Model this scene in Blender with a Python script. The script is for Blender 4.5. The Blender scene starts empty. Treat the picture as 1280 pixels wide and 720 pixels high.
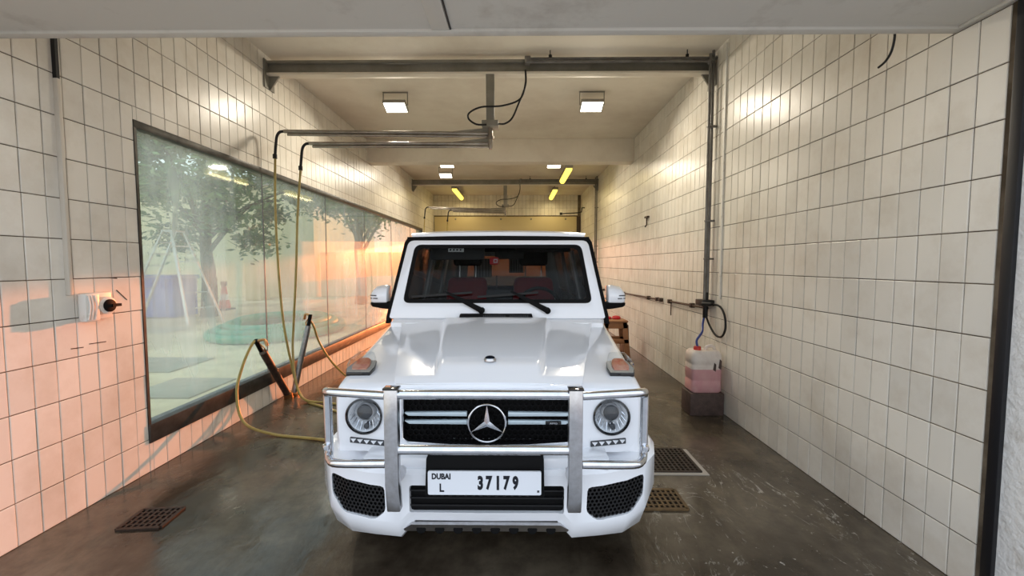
import bpy, bmesh, math, random
from mathutils import Vector, Matrix
random.seed(7)
PI = math.pi
SC = bpy.context.scene
COL = SC.collection

# ------------------------------------------------------------------ camera, sky, sun, exposure
F_PX = 520.0
cam_d = bpy.data.cameras.new('camera'); cam = bpy.data.objects.new('camera', cam_d); COL.objects.link(cam)
cam_d.sensor_width = 36.0; cam_d.lens = 36.0 * F_PX / 1280.0
cam_d.clip_start = 0.05; cam_d.clip_end = 300
CAM = Vector((0, 0, 1.70)); TH = math.atan(30 / F_PX); PS = math.atan(5 / F_PX)
cam.location = CAM; cam.rotation_euler = (PI / 2 - TH, 0, PS)
SC.camera = cam

SUN_AZ, SUN_EL = math.radians(16), math.radians(4.2)      # low sun behind the far opening
SUN_DIR = Vector((math.sin(SUN_AZ) * math.cos(SUN_EL), math.cos(SUN_AZ) * math.cos(SUN_EL), math.sin(SUN_EL)))
world = bpy.data.worlds.new('sky'); SC.world = world; world.use_nodes = True
WT = world.node_tree; WT.nodes.clear()
def wn(t, **k):
    n = WT.nodes.new(t)
    for a, b in k.items(): setattr(n, a, b)
    return n
tc = wn('ShaderNodeTexCoord')
dot = wn('ShaderNodeVectorMath', operation='DOT_PRODUCT'); dot.inputs[1].default_value = SUN_DIR
WT.links.new(tc.outputs['Generated'], dot.inputs[0])
glow = wn('ShaderNodeMapRange'); glow.inputs[1].default_value = 0.70; glow.inputs[2].default_value = 0.995; glow.interpolation_type = 'SMOOTHSTEP'
WT.links.new(dot.outputs['Value'], glow.inputs[0])
sep = wn('ShaderNodeSeparateXYZ'); WT.links.new(tc.outputs['Generated'], sep.inputs[0])
ramp = wn('ShaderNodeValToRGB')
ramp.color_ramp.elements[0].position = 0.0; ramp.color_ramp.elements[0].color = (0.92, 0.92, 0.92, 1)
ramp.color_ramp.elements[1].position = 0.6; ramp.color_ramp.elements[1].color = (0.74, 0.85, 1.0, 1)
WT.links.new(sep.outputs['Z'], ramp.inputs[0])
mx = wn('ShaderNodeMix', data_type='RGBA'); WT.links.new(glow.outputs[0], mx.inputs[0])
WT.links.new(ramp.outputs[0], mx.inputs[6]); mx.inputs[7].default_value = (2.0, 0.58, 0.17, 1)
bg = wn('ShaderNodeBackground'); bg.inputs[1].default_value = 1.45
WT.links.new(mx.outputs[2], bg.inputs[0])
wo = wn('ShaderNodeOutputWorld'); WT.links.new(bg.outputs[0], wo.inputs[0])

sun_d = bpy.data.lights.new('sun', 'SUN'); sun = bpy.data.objects.new('sun', sun_d); COL.objects.link(sun)
sun_d.energy = 4.9; sun_d.color = (1.0, 0.265, 0.085); sun_d.angle = math.radians(0.7)
sun.rotation_euler = SUN_DIR.to_track_quat('Z', 'Y').to_euler(); sun.location = (4, 20, 6)

SC.view_settings.view_transform = 'Standard'; SC.view_settings.look = 'None'
SC.view_settings.exposure = 0.24; SC.view_settings.gamma = 1.0; SC.view_settings.use_curve_mapping = False

# ------------------------------------------------------------------ materials
MATS = {}
def lin(c):
    return tuple((x / 255 / 12.92 if x / 255 <= 0.04045 else ((x / 255 + 0.055) / 1.055) ** 2.4) for x in c) + (1,)
def mat(name, col, rough=0.5, metal=0.0, col2=None, nscale=6.0, lo=0.35, hi=0.7, stretch=None, bump=0.0, bscale=40.0,
        coat=0.0, spec=0.5, rnd=0.0, rough2=None, emit=None, estr=1.0, trans=0.0, ior=1.45, alpha=1.0, island=False):
    m = bpy.data.materials.new(name); m.use_nodes = True; nt = m.node_tree; b = nt.nodes['Principled BSDF']
    b.inputs['Base Color'].default_value = lin(col); b.inputs['Roughness'].default_value = rough
    b.inputs['Metallic'].default_value = metal; b.inputs['Specular IOR Level'].default_value = spec
    b.inputs['Coat Weight'].default_value = coat; b.inputs['Coat Roughness'].default_value = 0.05
    b.inputs['Transmission Weight'].default_value = trans; b.inputs['IOR'].default_value = ior
    b.inputs['Alpha'].default_value = alpha
    g = nt.nodes.new('ShaderNodeNewGeometry'); vec = g.outputs['Position']
    if stretch:
        mp = nt.nodes.new('ShaderNodeMapping'); mp.inputs['Scale'].default_value = stretch
        nt.links.new(vec, mp.inputs[0]); vec = mp.outputs[0]
    src = None
    if col2 is not None:
        n = nt.nodes.new('ShaderNodeTexNoise'); n.inputs['Scale'].default_value = nscale; n.inputs['Detail'].default_value = 6
        n.inputs['Roughness'].default_value = 0.65
        nt.links.new(vec, n.inputs['Vector'])
        r = nt.nodes.new('ShaderNodeMapRange'); r.inputs[1].default_value = lo; r.inputs[2].default_value = hi
        nt.links.new(n.outputs['Fac'], r.inputs[0])
        mxx = nt.nodes.new('ShaderNodeMix'); mxx.data_type = 'RGBA'
        nt.links.new(r.outputs[0], mxx.inputs[0]); mxx.inputs[6].default_value = lin(col); mxx.inputs[7].default_value = lin(col2)
        src = mxx.outputs[2]
        if rough2 is not None:
            rr = nt.nodes.new('ShaderNodeMapRange'); rr.inputs[3].default_value = rough; rr.inputs[4].default_value = rough2
            nt.links.new(r.outputs[0], rr.inputs[0]); nt.links.new(rr.outputs[0], b.inputs['Roughness'])
    if rnd > 0:
        if island: rv = g.outputs['Random Per Island']
        else: rv = nt.nodes.new('ShaderNodeObjectInfo').outputs['Random']
        hs = nt.nodes.new('ShaderNodeHueSaturation'); hs.inputs['Color'].default_value = lin(col)
        if src: nt.links.new(src, hs.inputs['Color'])
        vr = nt.nodes.new('ShaderNodeMapRange'); vr.inputs[3].default_value = 1 - rnd; vr.inputs[4].default_value = 1 + rnd * 0.6
        nt.links.new(rv, vr.inputs[0]); nt.links.new(vr.outputs[0], hs.inputs['Value']); src = hs.outputs[0]
    if src: nt.links.new(src, b.inputs['Base Color'])
    if bump > 0:
        n2 = nt.nodes.new('ShaderNodeTexNoise'); n2.inputs['Scale'].default_value = bscale; n2.inputs['Detail'].default_value = 5
        nt.links.new(vec, n2.inputs['Vector'])
        bp = nt.nodes.new('ShaderNodeBump'); bp.inputs['Strength'].default_value = bump; bp.inputs['Distance'].default_value = 0.02
        nt.links.new(n2.outputs['Fac'], bp.inputs['Height']); nt.links.new(bp.outputs[0], b.inputs['Normal'])
    if emit:
        b.inputs['Emission Color'].default_value = lin(emit); b.inputs['Emission Strength'].default_value = estr
    MATS[name] = m
    return m

TILE_C, TILE_C2 = (230, 225, 214), (206, 196, 180)
tile_m = mat('glazed_tile', TILE_C, 0.3, spec=0.38, col2=TILE_C2, nscale=2.4, lo=0.46, hi=0.82, rnd=0.07, bump=0.05, bscale=9)
tile_s = mat('glazed_tile_far', TILE_C, 0.3, spec=0.38, col2=TILE_C2, nscale=2.4, lo=0.46, hi=0.82, rnd=0.07, bump=0.05, bscale=9, island=True)
grout_m = mat('grout', (78, 66, 52), 0.9, col2=(150, 136, 116), nscale=1.6, lo=0.45, hi=0.75)
ceil_m = mat('painted_ceiling', (236, 228, 212), 0.7, col2=(212, 200, 182), nscale=0.6, lo=0.45, hi=0.75)
lintel_m = mat('painted_soffit', (206, 202, 192), 0.65, col2=(168, 160, 148), nscale=2.2, lo=0.55, hi=0.8, bump=0.05)
plaster_m = mat('rough_plaster', (226, 224, 220), 0.9, col2=(180, 172, 160), nscale=8, lo=0.55, hi=0.8, bump=0.6, bscale=28)
blackm = mat('black_paint', (24, 24, 28), 0.45)
frame_m = mat('window_frame_metal', (92, 90, 86), 0.4, 0.6, col2=(60, 58, 56), nscale=5)
steel_m = mat('grey_painted_steel', (146, 142, 132), 0.45, 0.1, col2=(122, 118, 106), nscale=3)
galv_m = mat('galvanised_pipe', (176, 170, 160), 0.3, 0.75, col2=(140, 132, 122), nscale=5)
pipe_m = mat('dull_grey_pipe', (128, 126, 122), 0.4, 0.35, col2=(96, 92, 88), nscale=6)
white_pl = mat('white_plastic', (224, 222, 214), 0.4, col2=(184, 178, 164), nscale=14, lo=0.55, hi=0.75)
chan_m = mat('aged_white_channel', (204, 196, 182), 0.5)
rubber = mat('black_rubber', (20, 20, 21), 0.55)
hose_m = mat('yellow_hose', (168, 148, 84), 0.35, col2=(146, 126, 66), nscale=9)
brass_m = mat('brass', (176, 130, 84), 0.35, 0.8)
rusty_m = mat('rusty_tube', (84, 66, 56), 0.5, 0.4, col2=(52, 42, 38), nscale=18)
tubegrey_m = mat('bare_steel_tube', (150, 150, 150), 0.32, 0.7, col2=(112, 110, 108), nscale=12)
paint_w = mat('white_car_paint', (240, 243, 248), 0.22, coat=1.0, spec=0.5)
chrome = mat('brushed_chrome', (226, 229, 234), 0.14, 1.0, col2=(206, 208, 212), nscale=20)
satin = mat('satin_steel', (206, 206, 208), 0.28, 1.0, col2=(184, 182, 182), nscale=25)
black_gl = mat('gloss_black', (10, 10, 12), 0.12, coat=0.5)
black_mt = mat('matt_black', (8, 8, 9), 0.7, spec=0.2)
dark_in = mat('dark_trim', (22, 21, 22), 0.7)
grey_in = mat('grey_trim', (64, 66, 70), 0.6)
red_le = mat('red_leather', (186, 14, 28), 0.45)
plate_m = mat('plate_white', (222, 226, 232), 0.3)
ink = mat('plate_ink', (16, 18, 28), 0.4)
lens_or = mat('amber_lens', (176, 84, 56), 0.3, col2=(196, 150, 120), nscale=30)
reflector = mat('lamp_reflector', (240, 242, 246), 0.25, 0.0, col2=(214, 217, 222), nscale=30)
tray_m = mat('lamp_tray_grey', (140, 136, 128), 0.4)
red_pl = mat('red_plastic', (196, 28, 44), 0.4)
can_m = mat('milky_plastic', (230, 222, 214), 0.4, col2=(214, 202, 192), nscale=10)
pink_m = mat('pink_liquid', (214, 168, 168), 0.35, col2=(206, 148, 152), nscale=7)
cap_m = mat('red_cap', (190, 52, 44), 0.4)
blue_t = mat('blue_tube', (40, 62, 132), 0.35)
stool_m = mat('tan_plastic', (166, 118, 82), 0.5, col2=(146, 98, 66), nscale=8)
block_m = mat('damp_block', (92, 76, 70), 0.7, col2=(66, 54, 50), nscale=12, bump=0.2, bscale=60)
board_m = mat('dark_board', (60, 46, 40), 0.6)
door_m = mat('cream_paint', (206, 190, 148), 0.5)
grate_m = mat('cast_iron', (44, 38, 34), 0.55, 0.3, col2=(62, 50, 42), nscale=20)
rust_g = mat('rusted_plate', (112, 88, 54), 0.6, 0.1, col2=(72, 58, 42), nscale=14)
cement = mat('pale_cement', (176, 170, 162), 0.8)
fore_m = mat('forecourt_concrete', (176, 176, 178), 0.8, col2=(150, 150, 150), nscale=1.2)
yard_m = mat('yard_concrete', (228, 210, 174), 0.85, col2=(172, 156, 126), nscale=0.55, lo=0.42, hi=0.66, bump=0.1)
slab_m = mat('yard_slab', (178, 172, 154), 0.85, col2=(150, 144, 128), nscale=1.5)
wall_y = mat('yard_plaster', (232, 218, 180), 0.85, col2=(206, 196, 166), nscale=0.4)
leaf_m = mat('leaf_green', (112, 136, 82), 0.6, rnd=0.35, island=True)
bark_m = mat('bark', (98, 84, 62), 0.9, col2=(70, 58, 44), nscale=9)
alu_m = mat('aluminium', (206, 206, 206), 0.35, 0.5)
blue_m = mat('blue_container', (18, 84, 190), 0.5)
orange_c = mat('cone_red', (222, 78, 62), 0.5)
white_c = mat('cone_white', (236, 232, 228), 0.5)
teal_m = mat('teal_hose', (70, 158, 122), 0.5, col2=(56, 138, 104), nscale=3)
lamp_h = mat('lamp_housing', (150, 146, 138), 0.5, 0.2)
lamp_e = mat('lamp_face', (255, 250, 235), 0.5, emit=(255, 246, 226), estr=6)
tube_e = mat('tube_face', (255, 236, 120), 0.5, emit=(255, 226, 96), estr=1.6)

def schlick(nt, f0):       # reflectance by angle, the same from both sides of a thin sheet
    lw = nt.nodes.new('ShaderNodeLayerWeight'); lw.inputs[0].default_value = 0.5
    p = nt.nodes.new('ShaderNodeMath'); p.operation = 'POWER'; p.inputs[1].default_value = 5; nt.links.new(lw.outputs['Facing'], p.inputs[0])
    m = nt.nodes.new('ShaderNodeMath'); m.operation = 'MULTIPLY_ADD'; m.inputs[1].default_value = 1 - f0; m.inputs[2].default_value = f0; nt.links.new(p.outputs[0], m.inputs[0])
    return m.outputs[0]
def glass_mat(name, tint, rough=0.03, f0=0.04):
    m = bpy.data.materials.new(name); m.use_nodes = True; nt = m.node_tree; nt.nodes.clear()
    o = nt.nodes.new('ShaderNodeOutputMaterial'); t = nt.nodes.new('ShaderNodeBsdfTransparent'); t.inputs[0].default_value = tint + (1,)
    g = nt.nodes.new('ShaderNodeBsdfGlossy'); g.inputs['Roughness'].default_value = rough
    fr = schlick(nt, f0)
    mx = nt.nodes.new('ShaderNodeMixShader'); nt.links.new(fr, mx.inputs[0])
    nt.links.new(t.outputs[0], mx.inputs[1]); nt.links.new(g.outputs[0], mx.inputs[2]); nt.links.new(mx.outputs[0], o.inputs[0])
    return m
car_glass = glass_mat('windscreen_glass', (0.66, 0.67, 0.66), 0.02, 0.008)
dark_glass = glass_mat('dark_side_glass', (0.22, 0.22, 0.22), 0.02, 0.03)
clear_glass = glass_mat('clear_lens', (0.92, 0.94, 0.95), 0.03)

# misted shop-window glass: thin film of condensation with drip streaks
def mist_mat():
    m = bpy.data.materials.new('misted_glass'); m.use_nodes = True; nt = m.node_tree; nt.nodes.clear()
    N = nt.nodes.new; L = nt.links.new
    o = N('ShaderNodeOutputMaterial')
    t = N('ShaderNodeBsdfTransparent'); t.inputs[0].default_value = (0.86, 0.95, 0.91, 1)
    d = N('ShaderNodeBsdfDiffuse'); d.inputs[0].default_value = (0.80, 0.83, 0.80, 1)
    tr = N('ShaderNodeBsdfTranslucent'); tr.inputs[0].default_value = (0.92, 0.95, 0.92, 1)
    g = N('ShaderNodeBsdfGlossy'); g.inputs['Roughness'].default_value = 0.31; g.inputs[0].default_value = (0.9, 0.9, 0.9, 1)
    gs = N('ShaderNodeBsdfGlossy'); gs.inputs['Roughness'].default_value = 0.05
    geo = N('ShaderNodeNewGeometry')
    mp = N('ShaderNodeMapping'); mp.inputs['Scale'].default_value = (1, 4.5, 0.6); L(geo.outputs['Position'], mp.inputs[0])
    n1 = N('ShaderNodeTexNoise'); n1.inputs['Scale'].default_value = 1.6; n1.inputs['Detail'].default_value = 7; L(mp.outputs[0], n1.inputs['Vector'])
    n2 = N('ShaderNodeTexNoise'); n2.inputs['Scale'].default_value = 0.7; n2.inputs['Detail'].default_value = 3; L(geo.outputs['Position'], n2.inputs['Vector'])
    ad = N('ShaderNodeMath'); ad.operation = 'MULTIPLY_ADD'; ad.inputs[1].default_value = 0.45; L(n1.outputs['Fac'], ad.inputs[0]); L(n2.outputs['Fac'], ad.inputs[2])
    mr = N('ShaderNodeMapRange'); mr.inputs[1].default_value = 0.5; mr.inputs[2].default_value = 0.95; mr.inputs[3].default_value = 0.07; mr.inputs[4].default_value = 0.36
    L(ad.outputs[0], mr.inputs[0])
    m1 = N('ShaderNodeMixShader'); m1.inputs[0].default_value = 0.995; L(d.outputs[0], m1.inputs[1]); L(tr.outputs[0], m1.inputs[2])
    m2 = N('ShaderNodeMixShader'); m2.inputs[0].default_value = 0.15; L(m1.outputs[0], m2.inputs[1]); L(g.outputs[0], m2.inputs[2])
    m3 = N('ShaderNodeMixShader'); L(mr.outputs[0], m3.inputs[0]); L(t.outputs[0], m3.inputs[1]); L(m2.outputs[0], m3.inputs[2])
    m4 = N('ShaderNodeMixShader'); L(schlick(nt, 0.04), m4.inputs[0]); L(m3.outputs[0], m4.inputs[1]); L(gs.outputs[0], m4.inputs[2])
    L(m4.outputs[0], o.inputs[0])
    return m
mist_m = mist_mat()

def floor_mat():
    m = mat('wet_concrete', (58, 49, 40), 0.3); nt = m.node_tree; b = nt.nodes['Principled BSDF']; N = nt.nodes.new; L = nt.links.new
    g = N('ShaderNodeNewGeometry')
    def noise(sc, det, stretch=None, rough=0.6, dist=0.0):
        v = g.outputs['Position']
        if stretch:
            mp = N('ShaderNodeMapping'); mp.inputs['Scale'].default_value = stretch[0]; mp.inputs['Rotation'].default_value = (0, 0, stretch[1]); L(v, mp.inputs[0]); v = mp.outputs[0]
        n = N('ShaderNodeTexNoise'); n.inputs['Scale'].default_value = sc; n.inputs['Detail'].default_value = det; n.inputs['Roughness'].default_value = rough
        n.inputs['Distortion'].default_value = dist; L(v, n.inputs['Vector']); return n.outputs['Fac']
    def rng(v, a, c, lo=0.0, hi=1.0):
        r = N('ShaderNodeMapRange'); r.inputs[1].default_value = a; r.inputs[2].default_value = c; r.inputs[3].default_value = lo; r.inputs[4].default_value = hi; L(v, r.inputs[0]); return r.outputs[0]
    def mix(f, a, c):
        x = N('ShaderNodeMix'); x.data_type = 'RGBA'; L(f, x.inputs[0])
        for i, s in ((6, a), (7, c)):
            if isinstance(s, tuple): x.inputs[i].default_value = s
            else: L(s, x.inputs[i])
        return x.outputs[2]
    def mul(a, c):
        x = N('ShaderNodeMath'); x.operation = 'MULTIPLY'; L(a, x.inputs[0]); L(c, x.inputs[1]); return x.outputs[0]
    big = noise(0.8, 6)
    c = mix(rng(big, 0.38, 0.64), lin((50, 42, 33)), lin((112, 102, 86)))
    c = mix(rng(noise(2.6, 7, ((1.0, 0.35, 1), -0.75), 0.68, 0.8), 0.46, 0.7, 0, 0.6), c, lin((40, 33, 26)))
    mott = noise(5.5, 8, None, 0.7)
    c = mix(rng(mott, 0.42, 0.7, 0, 0.55), c, lin((42, 35, 28)))
    sx = N('ShaderNodeSeparateXYZ'); L(g.outputs['Position'], sx.inputs[0])
    # soap scum: thin broken ridged lines, mostly by the right wall and towards the street
    st = noise(3.2, 6, ((1.0, 0.42, 1), 0.5), 0.62, 1.1)
    ab = N('ShaderNodeMath'); ab.operation = 'SUBTRACT'; L(st, ab.inputs[0]); ab.inputs[1].default_value = 0.5
    ab2 = N('ShaderNodeMath'); ab2.operation = 'ABSOLUTE'; L(ab.outputs[0], ab2.inputs[0])
    line = rng(ab2.outputs[0], 0.012, 0.002)
    line.node.clamp = True
    patch = rng(noise(1.5, 4), 0.42, 0.56)
    side = rng(sx.outputs['X'], 0.6, 1.3); front = rng(sx.outputs['Y'], 3.9, 3.1)
    foam = mul(mul(mul(line, rng(noise(11, 4), 0.44, 0.58)), patch), mul(side, front))
    dots = rng(noise(26, 3, None, 0.5), 0.66, 0.71)
    foam2 = mul(mul(dots, rng(noise(2.0, 3), 0.48, 0.6)), mul(side, front))
    ad = N('ShaderNodeMath'); ad.operation = 'MAXIMUM'; L(foam, ad.inputs[0]); L(foam2, ad.inputs[1])
    c = mix(rng(ad.outputs[0], 0, 1, 0, 0.6), c, lin((200, 196, 186)))
    L(c, b.inputs['Base Color'])
    wet = noise(1.1, 5, ((1, 0.55, 1), -0.35), 0.6, 0.6)
    ro = rng(wet, 0.38, 0.70, 0.04, 0.36); L(ro, b.inputs['Roughness'])
    b.inputs['Specular IOR Level'].default_value = 0.55
    bp = N('ShaderNodeBump'); bp.inputs['Strength'].default_value = 0.35; bp.inputs['Distance'].default_value = 0.012
    L(noise(7, 6, ((1, 0.5, 1), -0.5)), bp.inputs['Height']); L(bp.outputs[0], b.inputs['Normal'])
    return m
floor_m = floor_mat()

# ------------------------------------------------------------------ mesh building helpers
class MB:
    def __init__(s): s.v = []; s.f = []
    def add(s, vs, fs):
        o = len(s.v); s.v += [tuple(v) for v in vs]; s.f += [tuple(i + o for i in f) for f in fs]; return s
    def box(s, x0, x1, y0, y1, z0, z1, M=None):
        vs = [Vector((x, y, z)) for x in (x0, x1) for y in (y0, y1) for z in (z0, z1)]
        if M is not None: vs = [M @ v for v in vs]
        return s.add(vs, [(0, 1, 3, 2), (4, 6, 7, 5), (0, 4, 5, 1), (2, 3, 7, 6), (0, 2, 6, 4), (1, 5, 7, 3)])
    def hexa(s, a, b):      # two quads (4 points each), joined
        return s.add(list(a) + list(b), [(3, 2, 1, 0), (4, 5, 6, 7), (0, 1, 5, 4), (1, 2, 6, 5), (2, 3, 7, 6), (3, 0, 4, 7)])
    def bar(s, p, q, w, h):  # square bar from p to q
        p, q = Vector(p), Vector(q); d = (q - p).normalized(); up = Vector((0, 0, 1)) if abs(d.z) < 0.95 else Vector((0, 1, 0))
        a = d.cross(up).normalized() * w / 2; c = a.cross(d).normalized() * h / 2
        return s.hexa([p - a - c, p + a - c, p + a + c, p - a + c], [q - a - c, q + a - c, q + a + c, q - a + c])
    def loft(s, rings, caps=True, closed=False):
        n = len(rings[0]); o = len(s.v)
        for r in rings: s.v += [tuple(p) for p in r]
        m = len(rings)
        for i in range(m if closed else m - 1):
            a, c = o + i * n, o + ((i + 1) % m) * n
            for j in range(n): s.f.append((a + j, a + (j + 1) % n, c + (j + 1) % n, c + j))
        if caps and not closed:
            s.f.append(tuple(o + j for j in reversed(range(n)))); s.f.append(tuple(o + (m - 1) * n + j for j in range(n)))
        return s
    def tube(s, pts, r, seg=10, smooth=0, closed=False, caps=True):
        pts = [Vector(p) for p in pts]
        if smooth:
            out = []; n = len(pts)
            for i in range(n if closed else n - 1):
                if closed: p0, p1, p2, p3 = pts[i - 1], pts[i], pts[(i + 1) % n], pts[(i + 2) % n]
                else: p0, p1, p2, p3 = pts[max(i - 1, 0)], pts[i], pts[i + 1], pts[min(i + 2, n - 1)]
                for k in range(smooth):
                    t = k / smooth
                    out.append(0.5 * ((2 * p1) + (p2 - p0) * t + (2 * p0 - 5 * p1 + 4 * p2 - p3) * t * t + (3 * p1 - p0 - 3 * p2 + p3) * t ** 3))
            if not closed: out.append(pts[-1])
            pts = out
        n = len(pts); rings = []; nrm = None
        for i in range(n):
            if closed: d = pts[(i + 1) % n] - pts[i - 1]
            else: d = pts[min(i + 1, n - 1)] - pts[max(i - 1, 0)]
            d = d.normalized()
            if nrm is None:
                up = Vector((0, 0, 1)) if abs(d.z) < 0.9 else Vector((1, 0, 0)); nrm = d.cross(up).normalized()
            else: nrm = (nrm - d * nrm.dot(d)).normalized()
            bi = d.cross(nrm); rr = r[i] if isinstance(r, (list, tuple)) and len(r) == n else (r if not isinstance(r, (list, tuple)) else r[0] + (r[1] - r[0]) * i / (n - 1))
            rings.append([pts[i] + nrm * math.cos(2 * PI * k / seg) * rr + bi * math.sin(2 * PI * k / seg) * rr for k in range(seg)])
        return s.loft(rings, caps, closed)
    def lathe(s, prof, c, axis='z', seg=28, caps=True):   # prof: (radius, height along axis)
        rings = []
        for r, h in prof:
            ring = []
            for k in range(seg):
                a = 2 * PI * k / seg; u, w = r * math.cos(a), r * math.sin(a)
                if axis == 'z': ring.append((c[0] + u, c[1] + w, c[2] + h))
                elif axis == 'y': ring.append((c[0] + u, c[1] + h, c[2] + w))
                else: ring.append((c[0] + h, c[1] + u, c[2] + w))
            rings.append(ring)
        return s.loft(rings, caps)
    def prism(s, poly, fa, fb):   # 2D outline mapped by two functions
        return s.loft([[fa(*p) for p in poly], [fb(*p) for p in poly]])
    def frame(s, outer, inner, fa, fb):   # plate with a hole; equal point counts
        n = len(outer); o = len(s.v)
        s.v += [tuple(fa(*p)) for p in outer] + [tuple(fa(*p)) for p in inner] + [tuple(fb(*p)) for p in outer] + [tuple(fb(*p)) for p in inner]
        for i in range(n):
            j = (i + 1) % n
            s.f += [(o + i, o + j, o + n + j, o + n + i), (o + 2 * n + j, o + 2 * n + i, o + 3 * n + i, o + 3 * n + j),
                    (o + j, o + i, o + 2 * n + i, o + 2 * n + j), (o + n + i, o + n + j, o + 3 * n + j, o + 3 * n + i)]
        return s
    def build(s, name, m, parent=None, bevel=0.0, smooth=True, segs=2, angle=40):
        me = bpy.data.meshes.new(name); off = origin(parent)
        me.from_pydata([(Vector(v) - off) for v in s.v], [], s.f)
        bm = bmesh.new(); bm.from_mesh(me); bmesh.ops.recalc_face_normals(bm, faces=bm.faces)
        if bevel > 0:
            es = [e for e in bm.edges if len(e.link_faces) == 2 and e.calc_face_angle(0) > math.radians(30)]
            bmesh.ops.bevel(bm, geom=es, offset=bevel, segments=segs, affect='EDGES', profile=0.5, clamp_overlap=True)
        bm.to_mesh(me); bm.free()
        me.materials.append(m)
        if smooth:
            me.shade_smooth(); me.set_sharp_from_angle(angle=math.radians(angle))
        o = bpy.data.objects.new(name, me); COL.objects.link(o)
        if parent: o.parent = parent
        return o

ORI = {}
def origin(p):
    while p is not None:
        if p.name in ORI: return ORI[p.name]
        p = p.parent
    return Vector((0, 0, 0))
def tag(o, label=None, cat=None, group=None, kind=None):
    if label: o['label'] = label
    if cat: o['category'] = cat
    if group: o['group'] = group
    if kind: o['kind'] = kind
    return o
def thing(name, loc, label, cat, group=None):
    o = bpy.data.objects.new(name, None); COL.objects.link(o); o.location = loc; o.empty_display_size = 0.1
    ORI[o.name] = Vector(loc)
    return tag(o, label, cat, group)
def struct(o, label, cat=None): return tag(o, label, cat, kind='structure')
def rpoly(pts, r, n=5):     # rounded polygon, n points per corner
    out = []; k = len(pts)
    for i in range(k):
        p = Vector(pts[i]); a = (Vector(pts[i - 1]) - p).normalized(); c = (Vector(pts[(i + 1) % k]) - p).normalized()
        rr = r[i] if isinstance(r, (list, tuple)) else r
        p0, p2 = p + a * rr, p + c * rr
        for j in range(n):
            t = j / (n - 1); q = p0 * (1 - t) ** 2 + p * 2 * t * (1 - t) + p2 * t * t; out.append((q.x, q.y))
    return out
def cut(o, cutter):
    c = cutter.build('cutter', blackm, None, smooth=False); c.location = -origin(o.parent) if o.parent else (0, 0, 0)
    c.location = Vector(c.location); 
    # cutter is in world space, target in its root's space
    m = o.modifiers.new('b', 'BOOLEAN'); m.operation = 'DIFFERENCE'; m.solver = 'EXACT'; m.object = c
    c.location = (0, 0, 0)
    bpy.context.view_layer.update()
    dg = bpy.context.evaluated_depsgraph_get(); me = bpy.data.meshes.new_from_object(o.evaluated_get(dg))
    o.modifiers.clear(); o.data = me; me.shade_smooth(); me.set_sharp_from_angle(angle=math.radians(35))
    bpy.data.objects.remove(c)
def text_mb(body, height, fn, wscale=1.0, offset=0.0, depth=0.001):
    cu = bpy.data.curves.new('lettering', 'FONT'); cu.body = body; cu.size = 1.0; cu.offset = offset; cu.extrude = 0.0; cu.resolution_u = 3
    o = bpy.data.objects.new('lettering', cu); COL.objects.link(o); bpy.context.view_layer.update()
    dg = bpy.context.evaluated_depsgraph_get(); me = bpy.data.meshes.new_from_object(o.evaluated_get(dg))
    vs = [v.co.copy() for v in me.vertices]; fs = [tuple(p.vertices) for p in me.polygons]
    x0 = min(v.x for v in vs); x1 = max(v.x for v in vs); y0 = min(v.y for v in vs); y1 = max(v.y for v in vs)
    k = height / (y1 - y0); w = (x1 - x0) * k * wscale
    mb = MB(); mb.add([fn(((v.x - x0) * k * wscale) - w / 2, (v.y - y0) * k - height / 2) for v in vs], fs)
    bpy.data.objects.remove(o)
    return mb, w

def proj(p):
    X, Y, Z = p; c, s = math.cos(PS), math.sin(PS)
    x = X * c + Y * s; y = -X * s + Y * c; z = Z - CAM.z
    u = y * math.cos(TH) - z * math.sin(TH); w = y * math.sin(TH) + z * math.cos(TH)
    if u < 0.1: return None
    return 640 + F_PX * x / u, 360 - F_PX * w / u, u

# ------------------------------------------------------------------ the bay
XL, XR, ZC, YB = -3.0, 2.36, 4.20, 15.30
Y_IN = 2.035           # where the tiling starts
TW, TH_T = 0.1345, 0.2665

b = MB(); b.box(XL - 0.2, XR + 0.3, 1.5, 22, -0.2, 0.0)
floor = b.build('floor', floor_m, None, smooth=False); struct(floor, 'wet dark concrete floor with soap streaks')
b = MB(); b.box(XL - 0.2, XR + 0.3, 1.6, YB + 0.3, ZC, ZC + 0.25)
struct(b.build('ceiling', ceil_m, None, smooth=False), 'beige painted ceiling')
b = MB(); b.box(XL, XR, 8.45, 8.75, 3.74, ZC)
struct(b.build('trim_1', ceil_m, None, bevel=0.01), 'beige downstand beam across the ceiling')

b = MB(); b.box(XL - 0.2, 14, -20, 1.5, -0.2, -0.003); struct(b.build('forecourt_ground', fore_m, None, smooth=False), 'pale concrete forecourt in front of the bay')
b = MB(); b.box(XL - 0.2, 14, 22, 60, -0.2, -0.003); struct(b.build('rear_ground', yard_m, None, smooth=False), 'pale ground behind the far doorway')
# front lintel with its soffit panels and edge strips
b = MB(); b.box(XL - 0.2, XR + 0.3, 1.5, 2.32, 2.95, ZC + 0.25)
lint = b.build('trim_2', lintel_m, None, smooth=False); struct(lint, 'grey painted lintel soffit over the entrance')
b = MB(); b.box(XL - 0.2, XR, 2.285, 2.335, 2.935, 2.96); b.build('edge_strip', lintel_m, lint, bevel=0.004)
b = MB(); b.box(XR - 0.035, XR, 1.5, 2.285, 2.935, 2.952); b.build('edge_strip', lintel_m, lint, bevel=0.004)
b = MB(); b.box(-0.45, -0.356, 1.5, 2.285, 2.94, 2.952); b.build('joint_strip', lintel_m, lint, bevel=0.004)
b = MB(); b.box(-0.354, -0.345, 1.5, 2.285, 2.944, 2.951); b.build('joint_gap', blackm, lint)

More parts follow.
